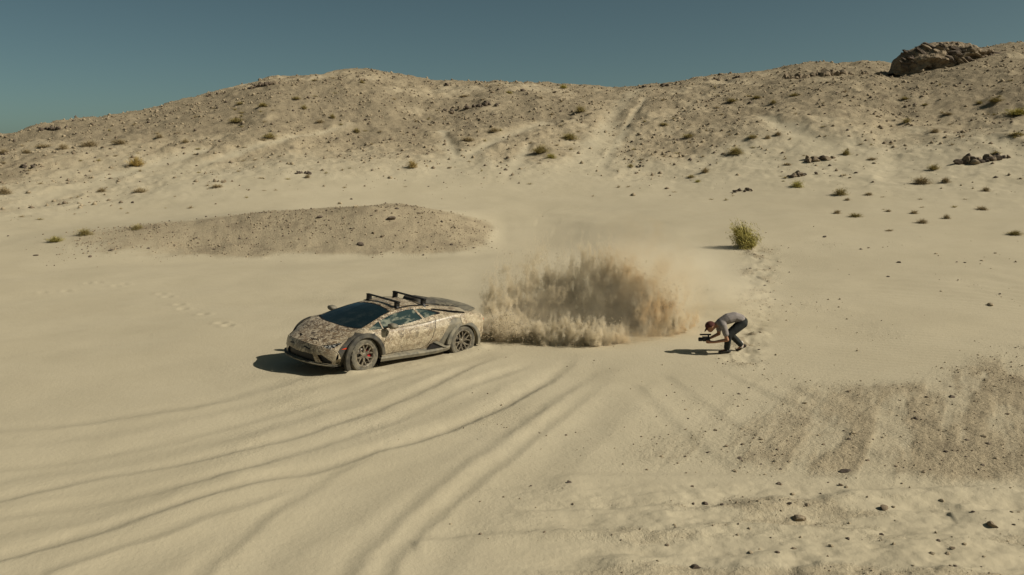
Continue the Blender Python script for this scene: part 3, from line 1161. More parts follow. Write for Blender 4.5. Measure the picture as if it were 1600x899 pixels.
M['camo'] = camo()
M['plastic'] = dusty('dusty_black_plastic', (0.022, 0.020, 0.018), .22)
M['plastic_dusty'] = dusty('dust_covered_plastic', (0.105, 0.098, 0.078), .55)
M['flare'] = dusty('dusty_grey_flare', (0.024, 0.022, 0.019), .2)
M['black'] = dusty('black_trim', (0.007, 0.006, 0.006), .015, .5)
M['tyre'] = dusty('dusty_tyre', (0.060, 0.056, 0.046), .38, .9, 8)
M['rim'] = dusty('bronze_black_rim', (0.055, 0.044, 0.034), .5, .4, 16)
M['rim_lip'] = dusty('dusty_rim_lip', (0.045, 0.036, 0.028), .6, .45, 16)
kk = NT('red_brake_caliper')
M['red'] = kk.bsdf(kk.mix(kk.noise(kk.obj(), 20), (0.45, 0.012, 0.018), (0.36, 0.01, 0.014)), .4, .5)
kk = NT('orange_marker_lens')
M['marker'] = kk.bsdf(kk.mix(kk.noise(kk.obj(), 20), (0.75, 0.085, 0.02), (0.62, 0.06, 0.015)), .25, .5)
kk = NT('tinted_car_glass')
M['glass'] = kk.bsdf(kk.mix(kk.mul(kk.ss(.45, .75, kk.noise(kk.obj(), 3, 4, .6)), .20), (0.006, 0.013, 0.015), (0.09, 0.10, 0.085)), .06, .6)
kk = NT('side_window_glass')
M['glass_side'] = kk.bsdf(kk.mix(kk.ss(.50, .66, kk.noise(kk.mapping(kk.obj(), (2.6, 3, 7)), 1.4, 4, .65)), (0.018, 0.034, 0.034), (0.17, 0.18, 0.14)), .08, .6)  # pale blotches in the glass colour are painted reflections of the sand
kk = NT('headlight_lens')
M['lens'] = kk.bsdf(kk.mix(kk.ss(.5, .6, kk.noise(kk.obj(), 26, 2)), (0.012, 0.012, 0.012), (0.30, 0.29, 0.26)), .12, .6)
kk = NT('brake_disc_steel')
M['steel'] = kk.bsdf(kk.mix(kk.noise(kk.obj(), 30), (0.10, 0.09, 0.075), (0.16, 0.14, 0.11)), .45, .5, .6)

S0 = 2.26                                    # nose to body centre


def tab(s, t):
    a = np.array(t)
    return np.interp(s, a[:, 0], a[:, 1])


T_ZC = [(0, .585), (.08, .625), (.3, .705), (.6, .785), (.9, .845), (1.12, .885), (1.5, 1.022), (1.8, 1.122), (2.05, 1.185), (2.3, 1.222), (2.6, 1.236),
        (2.9, 1.226), (3.2, 1.19), (3.5, 1.14), (3.8, 1.085), (4.1, 1.035), (4.3, 1.0), (4.46, .97)]
T_ZSH = [(0, .54), (.3, .655), (.6, .775), (.95, .855), (1.25, .845), (1.6, .835), (2.0, .855), (2.5, .905), (3.0, .985), (3.35, 1.03), (3.6, 1.035), (3.9, 1.005),
         (4.2, .965), (4.46, .93)]
T_W = [(0, .86), (.3, .92), (.6, .955), (.95, .965), (1.4, .945), (1.8, .92), (2.3, .925), (2.8, .945), (3.2, .97), (3.57, .978), (4.0, .955), (4.3, .93), (4.46, .90)]
T_WSH = [(0, .76), (.3, .82), (.6, .87), (.95, .885), (1.4, .86), (1.8, .85), (2.3, .84), (2.8, .84), (3.2, .855), (3.57, .865), (4.0, .84), (4.46, .78)]
T_YR = [(0, .45), (.6, .55), (.95, .68), (1.15, .75), (1.3, .735), (1.5, .705), (1.8, .635), (2.05, .585), (2.5, .56), (3.0, .545), (3.4, .53), (3.8, .56), (4.46, .58)]
T_ZR = [(0, .575), (.3, .69), (.6, .775), (.9, .83), (1.10, .855), (1.3, .912), (1.5, .980), (1.8, 1.072), (2.05, 1.13), (2.3, 1.168), (2.6, 1.188), (2.9, 1.175), (3.2, 1.135),
        (3.5, 1.09), (3.8, 1.05), (4.1, 1.01), (4.46, .955)]


_WS = np.linspace(-.5, 5.5, 1201)
_WB = sstep(.25, 1.1, _WS) * (1 - sstep(3.0, 4.2, _WS))


def unwarp(q):
    """the cabin sits 0.22 m further forward than the tables say"""
    return np.interp(q, _WS - .22 * _WB, _WS)


def XX(q):
    """distance behind the nose -> car x, with short overhangs"""
    q = np.asarray(q, float)
    q = np.where(q < FW, FW - (FW - q) * .90, np.where(q > RW, RW + (q - RW) * .86, q))
    return S0 - q


def car_grid(NS=270, NV=170):
    s = np.linspace(0, 4.46, NS)
    G = np.zeros((NS, NV, 3))
    for i, q in enumerate(s):
        zc, zs, wd, ws, yr, zr = (float(tab(qq, t)) for qq, t in ((unwarp(q), T_ZC), (q, T_ZSH), (q, T_W), (q, T_WSH), (unwarp(q), T_YR), (unwarp(q), T_ZR)))
        z0 = .235 + .10 * max(0, (q - 4.0) / .46)
        dent = .035 * math.exp(-((q - 2.2) / .75) ** 2)
        P = [(0, z0), (wd - .14, z0), (wd - .05 - dent, z0 + .09), (wd - dent * .8, z0 + .40 * (zs - z0)), (wd + .0 * dent, z0 + .74 * (zs - z0)),
             (ws + (wd - ws) * .45, zs - .03), (ws, zs), (yr, zr), (yr * .72, zr + (zc - zr) * .45), (yr * .4, zr + (zc - zr) * .85), (0, zc)]
        P = np.array(P)
        # non-uniform sampling: few points on the floor
        L = np.r_[0, np.cumsum(np.hypot(*np.diff(P, axis=0).T))]
        t = np.r_[np.linspace(0, L[1], 8, endpoint=False), np.linspace(L[1], L[-1], NV - 8)]
        G[i, :, 1] = np.interp(t, L, P[:, 0])
        G[i, :, 2] = np.interp(t, L, P[:, 1])
        G[i, :, 0] = q
    for _ in range(9):
        A = G.copy()
        A[:, 9:-1] = (G[:, 9:-1] * 2 + G[:, 8:-2] + G[:, 10:]) / 4
        A[:, -1, 2] = (G[:, -1, 2] + G[:, -2, 2]) / 2
        G = A
        A = G.copy()
        A[1:-1] = (G[1:-1] * 2 + G[:-2] + G[2:]) / 4
        G = A
    # plan-view bow of nose and tail
    y = np.clip(np.abs(G[..., 1]) / .93, 0, 1.1)
    G[..., 0] += .40 * y ** 2.6 * np.clip(1 - s / 1.0, 0, 1)[:, None] ** 1.5
    G[..., 0] -= .16 * y ** 2.5 * np.clip((s - 3.7) / .76, 0, 1)[:, None] ** 1.6
    return s, G


def inp(x, y, poly):
    return in_poly(np.asarray(x, float), np.asarray(y, float), poly)


FW, RW = .96, 3.575                     # axle positions behind the nose
WH_F, WH_R = .345, .36                  # wheel radii
ARCH_F, ARCH_R = .405, .418


def build_car():
    root = empty('sports_car', CARC, YAW)
    zc_ = float(ground_z(np.array([CARC.x]), np.array([CARC.y]))[0])
    root.location.z = zc_ - .03
    root.rotation_euler = (0, R(-3.1), YAW)
    tag(root, 'low off-road sports car in tan camouflage wrap drifting on the sand', 'car')
    RT = Matrix.Rotation(R(-3.2), 4, 'X')          # the body leans on its springs, left side down

    def add(name, V, Fc, mat, parent=root, smooth=True, lean=True, two=False, merge=True):
        me = mesh_from(name, V, Fc, mat, smooth)
        o = link(name, me, parent)
        if lean and parent is root:
            o.matrix_local = Matrix.Translation((0, 0, .45)) @ RT @ Matrix.Translation((0, 0, -.45))
        return o

    s, G = car_grid()
    NS, NV, _ = G.shape
    # frame: forward = +X, left = +Y
    def world(A):
        B = A.copy()
        B[..., 0] = S0 - A[..., 0]
        return B
    fc = (G[:-1, :-1] + G[1:, :-1] + G[1:, 1:] + G[:-1, 1:]) / 4
    cs0, cy, cz = fc[..., 0], fc[..., 1], fc[..., 2]
    cs = unwarp(cs0)
    # surface normals for offsets
    du = np.gradient(G, axis=0)
    dv = np.gradient(G, axis=1)
    Nn = np.cross(du, dv)
    Nn /= (np.linalg.norm(Nn, axis=-1, keepdims=True) + 1e-9)
    if Nn[NS // 2, NV // 2, 1] < 0:
        Nn = -Nn
    zone = np.zeros(cs.shape, int)              # 0 body
    Z = {}

    def setz(name, mask, over=(0,)):
        k = Z.setdefault(name, len(Z) + 1)
        ok = np.isin(zone, [0 if o == 0 else Z[o] for o in over])
        zone[mask & ok] = k

    sidey = cy > .5
    # windshield
    yA = np.interp(cs, [1.0, 1.2, 1.3, 1.5, 1.8, 2.05, 2.1], [.74, .72, .70, .668, .595, .545, .53])
    setz('windshield', (cs > 1.06 + .17 * (cy / .72) ** 2.4) & (cs < 2.02 + .04 * (1 - (cy / .55) ** 2)) & (cy < yA) & (cz > .8))
    yB = yA + .03
    setz('windshield_frame', (cs > 1.02 + .16 * (cy / .72) ** 2.4) & (cs < 2.05 + .04 * (1 - (cy / .55) ** 2)) & (cy < yA + .012) & (cz > .8))
    # side glass
    setz('front_quarter_window', inp(cs, cz, [(1.30, .862), (1.60, .975), (1.64, .985), (1.64, .860)]) & sidey)
    setz('side_window', inp(cs, cz, [(1.68, .862), (1.68, .995), (1.95, 1.068), (2.15, 1.105), (2.4, 1.14), (2.62, 1.148), (2.70, 1.02), (2.74, .965), (2.4, .915), (2.05, .88)]) & sidey)
    setz('rear_quarter_window', inp(cs, cz, [(2.79, .972), (2.74, 1.04), (2.665, 1.145), (2.85, 1.135), (3.02, 1.095), (3.17, 1.045), (3.05, 1.015)]) & sidey)
    setz('window_surround', inp(cs, cz, [(3.02, 1.012), (2.90, 1.128), (3.05, 1.105), (3.25, 1.04), (3.16, 1.015)]) & sidey)
    setz('rear_air_slot', inp(cs, cz, [(3.08, 1.094), (3.12, 1.118), (3.45, 1.066), (3.72, 1.035), (3.72, 1.012), (3.45, 1.035)]) & sidey)
    # roof strips, engine lid
    setz('engine_cover', (cs > 3.0) & (cs < 4.2) & (cy < np.interp(cs, [3.0, 3.3, 4.2], [.30, .40, .46])) & (cz > .9))
    cs = cs0
    # front wheel arch panel and marker
    setz('side_marker_light', inp(cs, cz, [(.40, .545), (.60, .612), (.60, .555), (.48, .545)]) & sidey)
    setz('front_arch_panel', inp(cs, cz, [(.32, .50), (.42, .60), (.60, .74), (.80, .83), (1.2, .80), (1.2, .40), (.60, .40), (.57, .20), (.44, .20), (.40, .36)]) & sidey)
    # grey panel ahead of the rear wheel
    setz('rear_side_panel', inp(cs, cz, [(2.84, .34), (2.90, .46), (3.06, .72), (3.18, .90), (3.30, .95), (3.46, .93), (3.5, .80), (3.24, .60), (3.16, .30)]) & sidey)
    # headlights
    yrel = cy
    setz('headlight', inp(cs, cy, [(.135, .53), (.165, .68), (.27, .755), (.44, .80), (.42, .745), (.27, .66)]) & (cz > .5))
    # bonnet vents
    for q in (0,):
        setz('bonnet_vent', inp(cs, cy, [(.10, .17), (.17, .30), (.21, .30), (.15, .15)]) & (cz > .5))
    # door with its shut line
    door = [(1.42, .33), (1.40, .60), (1.50, .80), (1.62, .845), (2.1, .865), (2.6, .905), (2.80, .935), (2.72, .60), (2.62, .42), (2.45, .34)]
    inner = inp(cs, cz, door) & sidey
    er = inner.copy()
    er[1:-1, 1:-1] &= inner[:-2, 1:-1] & inner[2:, 1:-1] & inner[1:-1, :-2] & inner[1:-1, 2:]
    setz('door', er)
    setz('shut_line', inner & ~er)
    # wheel arches
    hole = (((cs - FW) ** 2 + (cz - .345) ** 2 < ARCH_F ** 2) | ((cs - RW) ** 2 + (cz - .36) ** 2 < ARCH_R ** 2)) & (cy > .5) & (cz < .86)
    zone[hole] = -1

    mats = {'body': M['camo'], 'windshield': M['glass'], 'windshield_frame': M['black'], 'front_quarter_window': M['glass_side'], 'side_window': M['glass_side'],
            'rear_quarter_window': M['glass_side'], 'window_surround': M['black'], 'rear_air_slot': M['black'], 'engine_cover': M['plastic'],
            'side_marker_light': M['marker'], 'front_arch_panel': M['plastic'], 'rear_side_panel': M['plastic_dusty'], 'headlight': M['lens'],
            'bonnet_vent': M['black'], 'door': M['camo'], 'shut_line': M['black']}
    offs = {'windshield': -.004, 'windshield_frame': -.002, 'side_window': -.010, 'front_quarter_window': -.010, 'rear_quarter_window': -.010,
            'rear_air_slot': -.02, 'engine_cover': .004, 'side_marker_light': .010, 'front_arch_panel': .006, 'rear_side_panel': -.008, 'headlight': -.012,
            'bonnet_vent': -.012, 'shut_line': -.004, 'window_surround': -.006}
    fronts = {}

    def emit(name, k, mirror):
        ii, jj = np.where(zone == k)
        if ii.size == 0:
            return
        off = offs.get(name, 0)
        A = G + Nn * off
        if name in ('windshield', 'windshield_frame', 'engine_cover', 'body'):
            sides = [(1, -1)]
        else:
            sides = [(1,), (-1,)]
        for sd in sides:
            V = []
            Fc = []
            for sgn in sd:
                idm = {}
                for a, b in zip(ii, jj):
                    f = []
                    for (p, q) in ((a, b), (a + 1, b), (a + 1, b + 1), (a, b + 1)):
                        key = p * NV + q
                        if key not in idm:
                            idm[key] = len(V)
                            x, y, z = A[p, q]
                            V.append((float(XX(x)), y * sgn, z))
                        f.append(idm[key])
                    Fc.append(tuple(f) if sgn > 0 else tuple(f[::-1]))
            o = add(name, V, Fc, mats[name])
            if name == 'body':
                fronts['body'] = o
            # outward orientation
            me = o.data
            c = sum((Vector(v.co) for v in me.vertices), Vector()) / len(me.vertices)
            if name != 'body':
                pn = me.polygons[len(me.polygons) // 2]
                if pn.normal.dot(Vector((0, c.y, .6))) < 0:
                    me.flip_normals()

    emit('body', 0, True)
    for nme, k in list(Z.items()):
        emit(nme, k, True)

    # ---- front fascia, filling the nose section
    ny, nz = 121, 46
    sec = G[0]
    im = int(np.argmax(sec[:, 1]))
    ys = np.linspace(-.855, .855, ny)
    up = sec[im:][::-1]
    lo = sec[:im + 1]
    V = []
    for yv in ys:
        ay = abs(yv)
        zt = float(np.interp(ay, up[:, 1], up[:, 2]))
        zl = .215 + .02 * ay
        sx = float(np.interp(ay, up[:, 1], up[:, 0]))
        for j in range(nz):
            t = j / (nz - 1)
            z = zl + (zt - zl) * t
            bulge = -.055 * math.sin(math.pi * min(1, t * .93 + .0)) ** .8 - .045 * (1 - t) ** 3
            V.append((sx + bulge, yv, z))
    V = np.array(V).reshape(ny, nz, 3)
    fcx = (V[:-1, :-1] + V[1:, 1:]) / 2
    ay, az = np.abs(fcx[..., 1]), fcx[..., 2]
    zf = np.zeros(ay.shape, int)
    zf[inp(ay, az, [(-.01, .255), (-.01, .395), (.30, .405), (.43, .405), (.50, .255)])] = 1
    zf[inp(ay, az, [(.53, .405), (.62, .42), (.80, .310), (.79, .262), (.64, .255)])] = 2
    zf[az < .250] = 3
    zf[(az > .470) & inp(ay, az, [(.15, .50), (.34, .475), (.36, .50), (.20, .53)])] = 4
    names = ['front_bumper', 'lower_grille', 'side_intake', 'front_splitter', 'badge_slot']
    fm = [M['camo'], M['black'], M['black'], M['plastic'], M['black']]
    fo = [0, .05, .05, -.035, .004]
    for k in range(5):
        for sgn in ((0,) if k not in (2, 4) else (-1, 1)):
            ii, jj = np.where(zf == k)
            A = V.copy()
            A[..., 0] += fo[k]
            idm, VV, FF = {}, [], []
            for a, b in zip(ii, jj):
                if sgn and fcx[a, b, 1] * sgn < 0:
                    continue
                f = []
                for (p, q) in ((a, b), (a, b + 1), (a + 1, b + 1), (a + 1, b)):
                    key = p * nz + q
                    if key not in idm:
                        idm[key] = len(VV)
                        x, y, z = A[p, q]
                        VV.append((float(XX(x)), y, z))
                    f.append(idm[key])
                FF.append(tuple(f))
            if FF:
                add(names[k], VV, FF, fm[k])
    # splitter blade
    VV, FF = [], []
    n = 41
    for i in range(n):
        yv = -.84 + 1.68 * i / (n - 1)
        sx = .40 * (abs(yv) / .93) ** 2.6
        for (dx, z) in ((-.11, .218), (-.115, .238), (.10, .245), (.10, .214)):
            VV.append((float(XX(sx + dx)), yv, z))
    for i in range(n - 1):
        for k in range(4):
            FF.append((i * 4 + k, (i + 1) * 4 + k, (i + 1) * 4 + (k + 1) % 4, i * 4 + (k + 1) % 4))
    add('splitter_blade', VV, FF, M['plastic_dusty'], smooth=False)
    # ---- tail panel
    sec = G[-1]
    VV = [(float(XX(p[0])), p[1], p[2]) for p in sec] + [(float(XX(p[0])), -p[1], p[2]) for p in sec[::-1]]
    add('rear_panel', VV, [tuple(range(len(VV)))], M['plastic_dusty'], smooth=False)

    def boxm(name, c, d, mat, rot=(0, 0, 0), parent=root, bev=.006):
        bm = bmesh.new()
        bmesh.ops.create_cube(bm, size=1)
        for v in bm.verts:
            v.co = Vector((v.co.x * d[0], v.co.y * d[1], v.co.z * d[2]))
        bmesh.ops.bevel(bm, geom=bm.edges[:], offset=bev, segments=2, affect='EDGES')
        mt = Matrix.Translation(c) @ Euler(rot).to_matrix().to_4x4()
        bmesh.ops.transform(bm, matrix=mt, verts=bm.verts)
        me = bpy.data.meshes.new(name)
        bm.to_mesh(me)
        bm.free()
        me.materials.append(mat)
        o = link(name, me, parent)
        if parent is root:
            o.matrix_local = Matrix.Translation((0, 0, .45)) @ RT @ Matrix.Translation((0, 0, -.45))
        return o

    for sg in (1, -1):
        boxm('tail_light', (float(XX(4.43)), sg * .60, .80), (.05, .34, .05), M['marker'])
    # ---- roof rack: two bars on feet, with the feet as sub-parts
    for q, zt in ((2.06, 1.205), (2.77, 1.215)):
        bar = boxm('roof_rack_bar', (S0 - q, 0, zt + .095), (.075, 1.08, .026), M['black'])
        for sg in (1, -1):
            f = boxm('rack_foot', (S0 - q, sg * .475, zt + .035), (.10, .075, .11), M['black'], parent=bar)
            boxm('rack_clamp', (S0 - q + .01, sg * .535, zt - .045), (.06, .022, .10), M['black'], rot=(sg * .5, 0, 0), parent=bar)
    for sg in (1, -1):
        VV, FF = [], []
        n = 14
        for i in range(n):
            q = 1.98 + .92 * i / (n - 1)
            zr = float(tab(unwarp(q), T_ZR)) + .018
            yr = float(tab(unwarp(q), T_YR)) - .035
            for (dy, dz) in ((-.014, 0), (-.014, .010), (.014, .006), (.014, -.006)):
                VV.append((S0 - q, sg * (yr + dy), zr + dz))
        for i in range(n - 1):
            for k in range(4):
                FF.append((i * 4 + k, (i + 1) * 4 + k, (i + 1) * 4 + (k + 1) % 4, i * 4 + (k + 1) % 4))
        add('roof_rail', VV, FF, M['black'], smooth=False)
    # ---- roof air scoop behind the roof
    VV, FF = [], []
    secs = [(2.78, .20, 1.24), (2.84, .25, 1.282), (3.05, .24, 1.275), (3.4, .20, 1.21), (3.75, .15, 1.11), (3.95, .12, 1.05)]
    for (q, hw, zt) in secs:
        zb = float(tab(unwarp(q), T_ZC)) - .04
        for (yy, zz) in ((-hw - .05, zb), (-hw, zt - .02), (-hw * .6, zt), (hw * .6, zt), (hw, zt - .02), (hw + .05, zb)):
            VV.append((S0 - q, yy, zz))
    for i in range(len(secs) - 1):
        for k in range(5):
            FF.append((i * 6 + k, (i + 1) * 6 + k, (i + 1) * 6 + k + 1, i * 6 + k + 1))
    FF.append(tuple(range(6)))
    add('roof_air_scoop', VV, FF, M['plastic'])
    # engine lid louvres
    for q in (3.35, 3.5, 3.65, 3.8, 3.95):
        for sg in (1, -1):
            boxm('louvre', (S0 - q, sg * .30, float(tab(unwarp(q), T_ZC)) + .005), (.09, .20, .016), M['plastic_dusty'], rot=(0, .35, 0))
    # ---- tail spoiler
    VV, FF = [], []
    n = 31
    for i in range(n):
        yv = -.74 + 1.48 * i / (n - 1)
        k = abs(yv) / .74
        q = 4.08 - .10 * k ** 2.5
        zt = 1.075 - .02 * k ** 3
        for (dx, z) in ((-.30, zt - .065), (-.26, zt - .035), (0.07, zt + .015), (.10, zt + .004), (.06, zt - .03)):
            VV.append((S0 - (q + dx), yv, z))
    for i in range(n - 1):
        for k in range(5):
            FF.append((i * 5 + k, (i + 1) * 5 + k, (i + 1) * 5 + (k + 1) % 5, i * 5 + (k + 1) % 5))
    FF += [tuple(range(5)), tuple(range((n - 1) * 5, n * 5))]
    add('rear_spoiler', VV, FF, M['plastic_dusty'], smooth=False)
    for sg in (1, -1):
        boxm('spoiler_support', (S0 - 4.10, sg * .55, .985), (.14, .03, .15), M['plastic'])
    # ---- side skirts with blade and scoop
    for sg in (1, -1):
        VV, FF = [], []
        pts = [(1.36, .93, .30), (1.8, .945, .305), (2.4, .97, .31), (2.85, 1.0, .33), (3.10, 1.005, .36), (3.18, .985, .375)]
        for (q, yy, zt) in pts:
            for (dy, z) in ((-.12, zt + .02), (-.01, zt), (.0, zt - .035), (-.03, zt - .10), (-.16, zt - .10)):
                VV.append((S0 - q, sg * (yy + dy), z))
        for i in range(len(pts) - 1):
            for k in range(5):
                FF.append((i * 5 + k, (i + 1) * 5 + k, (i + 1) * 5 + (k + 1) % 5, i * 5 + (k + 1) % 5))
        FF += [tuple(range(5)), tuple(range((len(pts) - 1) * 5, len(pts) * 5))]
        sk = add('side_skirt', VV, FF, M['plastic_dusty'], smooth=False)
        # dark intake mouth and its blade
        add('side_air_intake', [(S0 - 2.55, sg * .955, .335), (S0 - 2.99, sg * .99, .345), (S0 - 2.80, sg * .965, .475), (S0 - 2.70, sg * .955, .47)],
            [(0, 1, 2, 3)], M['black'], smooth=False)
        VV = []
        for (q, y0, z) in ((2.69, .965, .478), (2.79, .972, .492), (3.06, 1.0, .352), (2.99, .998, .345)):
            VV += [(S0 - q, sg * (y0 - .02), z), (S0 - q, sg * (y0 + .022), z)]
        add('intake_blade', VV, [(0, 1, 3, 2), (2, 3, 5, 4), (4, 5, 7, 6), (6, 7, 1, 0), (1, 3, 5, 7), (0, 2, 4, 6)], M['plastic_dusty'], smooth=False)
        # mirrors
        VV, FF = [], []
        rings = [(-.10, .30), (-.07, .75), (0, 1.0), (.06, .9), (.085, .55)]
        nn = 14
        for (dx, sc) in rings:
            for a in range(nn):
                an = 2 * math.pi * a / nn
                VV.append((S0 - 1.48 - dx * -1.0 - .05, sg * (1.045 + .115 * sc * math.cos(an)), .945 + .058 * sc * math.sin(an)))
        for i in range(len(rings) - 1):
            for a in range(nn):
                FF.append((i * nn + a, i * nn + (a + 1) % nn, (i + 1) * nn + (a + 1) % nn, (i + 1) * nn + a))
        FF += [tuple(range(nn)), tuple(range((len(rings) - 1) * nn, len(rings) * nn))]
        mr = add('wing_mirror', VV, FF, M['plastic_dusty'])
        boxm('mirror_stalk', (S0 - 1.51, sg * .905, .895), (.07, .16, .03), M['plastic'], rot=(sg * .35, 0, 0), parent=mr)
        # door handle
        # ---- fender flares
        for (qa, ra, zc0, wdt, a0, a1) in ((FW, ARCH_F, .345, .958, -28, 178), (RW, ARCH_R, .36, .972, 4, 188)):
            VV, FF = [], []
            n = 44
            for i in range(n):
                a = R(a0 + (a1 - a0) * i / (n - 1))
                ca, sa = math.cos(a), math.sin(a)
                bulge = .80 + .20 * sa
                prof = ((ra - .012, -.16), (ra - .012, .036 * bulge), (ra + .004, .042 * bulge), (ra + .07, .026 * bulge), (ra + .082, .0), (ra + .05, -.10))
                for (rr, yy) in prof:
                    VV.append((S0 - qa + rr * ca, sg * (wdt + yy - (.035 if sa > .9 else .035 * max(0, sa) ** 3)), zc0 + rr * sa))
            m_ = len(prof)
            for i in range(n - 1):
                for k in range(m_):
                    FF.append((i * m_ + k, (i + 1) * m_ + k, (i + 1) * m_ + (k + 1) % m_, i * m_ + (k + 1) % m_))
            FF += [tuple(range(m_)), tuple(range((n - 1) * m_, n * m_))]
            add('wheel_arch_flare', VV, FF, M['flare'] if qa == FW else M['plastic_dusty'], smooth=False)
            # wheel well liner
            VV, FF = [], []
            for i in range(24):
                a = R(-30 + 240 * i / 23)
                for yy in (.50, .94):
                    VV.append((S0 - qa + (ra + .004) * math.cos(a), sg * yy, zc0 + (ra + .004) * math.sin(a)))
            VV.append((S0 - qa, sg * .50, zc0))
            for i in range(23):
                FF.append((2 * i, 2 * i + 1, 2 * i + 3, 2 * i + 2))
                FF.append((2 * i, 2 * i + 2, 48))
            add('wheel_well', VV, FF, M['black'])
    # ---- wheels
    def lathe(name, prof, n, mat, parent, tread=0):
        VV, FF = [], []
        m_ = len(prof)
        for i in range(n):
            a = 2 * math.pi * i / n
            for k, (rr, yy) in enumerate(prof):
                r2 = rr
                if tread and rr > tread and ((i + k) // 2) % 2:
                    r2 = rr - .012
                VV.append((r2 * math.cos(a), yy, r2 * math.sin(a)))
        for i in range(n):
            for k in range(m_ - 1):
                FF.append((i * m_ + k, ((i + 1) % n) * m_ + k, ((i + 1) % n) * m_ + k + 1, i * m_ + k + 1))
        return link(name, mesh_from(name, VV, FF, mat, not tread), parent)

    for (qa, rad, wdt, front) in ((FW, WH_F, .24, True), (RW, WH_R, .29, False)):
        for sg in (1, -1):
            wheel = bpy.data.objects.new('wheel', None)
            C.objects.link(wheel)
            wheel.parent = root
            wheel.location = (S0 - qa, sg * ((.935 if front else .955) - wdt / 2), rad - .012)
            wheel.rotation_euler = (0, RNG.uniform(0, 1), (R(4) if front else 0) + (0 if sg > 0 else math.pi))
            h = wdt / 2
            rr = rad - .108
            tp = [(rr, -h * .92), (rr + .03, -h), (rad - .045, -h * 1.02), (rad - .014, -h * .93), (rad, -h * .80), (rad + .002, -h * .4), (rad + .003, 0), (rad + .002, h * .4),
                  (rad, h * .80), (rad - .014, h * .93), (rad - .045, h * 1.02), (rr + .03, h), (rr, h * .92)]
            lathe('tyre', tp, 96, M['tyre'], wheel, tread=rad - .006)
            rim = lathe('rim', [(rr + .004, h * .93), (rr - .006, h * .97), (rr - .030, h * .90), (rr - .038, h * .55), (rr - .045, -h * .6)], 60, M['rim_lip'], wheel)
            lathe('brake_disc', [(.05, h * .15), (.165, h * .15), (.165, h * .05)], 36, M['steel'], wheel)
            lathe('hub', [(.0, h * .70), (.035, h * .70), (.055, h * .60), (.06, h * .2)], 20, M['rim'], wheel)
            for k in range(6):
                a = 2 * math.pi * k / 6
                VV, FF = [], []
                for sgn in (-1, 1):
                    b = len(VV)
                    a1 = a + sgn * .10
                    a2 = a + sgn * .30
                    for (rad_, an, wd_, y0) in ((.04, a + sgn * .25, .016, h * .66), (.12, a1 + sgn * .02, .013, h * .74), (rr - .02, a2, .015, h * .86)):
                        cx, cz2 = rad_ * math.cos(an), rad_ * math.sin(an)
                        tx, tz = -math.sin(an), math.cos(an)
                        VV += [(cx - tx * wd_, y0, cz2 - tz * wd_), (cx + tx * wd_, y0, cz2 + tz * wd_),
                               (cx + tx * wd_, y0 - .03, cz2 + tz * wd_), (cx - tx * wd_, y0 - .03, cz2 - tz * wd_)]
                    for i in range(2):
                        for q in range(4):
                            FF.append((b + i * 4 + q, b + (i + 1) * 4 + q, b + (i + 1) * 4 + (q + 1) % 4, b + i * 4 + (q + 1) % 4))
                link('spoke', mesh_from('spoke', VV, FF, M['rim_lip' if k % 6 == 9 else 'rim'], False), wheel)
            # studs round the lip
            # caliper
            VV, FF = [], []
            for i in range(9):
                a = R(-38 + 76 * i / 8)
                for (r_, yy) in ((.115, h * .42), (.185, h * .42), (.185, -h * .1), (.115, -h * .1)):
                    VV.append((r_ * math.cos(a), yy, r_ * math.sin(a)))
            for i in range(8):
                for k in range(4):
                    FF.append((i * 4 + k, (i + 1) * 4 + k, (i + 1) * 4 + (k + 1) % 4, i * 4 + (k + 1) % 4))
            FF += [(0, 1, 2, 3), (32, 33, 34, 35)]
            cal = link('brake_caliper', mesh_from('caliper', VV, FF, M['red' if front else 'steel'], False), wheel)
            cal.rotation_euler = (0, -wheel.rotation_euler[1] + (math.pi if sg > 0 else 0), 0)
    return root


car = build_car()


# ------------------------------------------------------------------ photographer
def simple(name, c1, c2, rough=.85, scale=14, spec=.2):
    k = NT(name)
    n = k.noise(k.obj(), scale, 4, .6)
    return k.bsdf(k.mix(k.ss(.35, .65, n), c1, c2), rough, spec, bump=k.noise(k.obj(), scale * .6, 3), bump_d=.012)


M['skin'] = simple('skin', (0.36, 0.19, 0.115), (0.32, 0.165, 0.10), .6)
M['shirt'] = simple('grey_tee_shirt', (0.25, 0.22, 0.205), (0.21, 0.185, 0.172), .9)
M['jeans'] = simple('dark_trousers', (0.026, 0.028, 0.025), (0.016, 0.018, 0.017), .9)
M['cap'] = simple('maroon_cap', (0.085, 0.028, 0.022), (0.065, 0.022, 0.018), .85)
M['shoe'] = simple('black_shoe', (0.020, 0.018, 0.016), (0.035, 0.030, 0.025), .7)
M['sock'] = simple('white_sock', (0.62, 0.57, 0.52), (0.55, 0.50, 0.45), .9)
M['cam'] = simple('black_camera_body', (0.012, 0.011, 0.010), (0.020, 0.018, 0.016), .45, 30, .4)


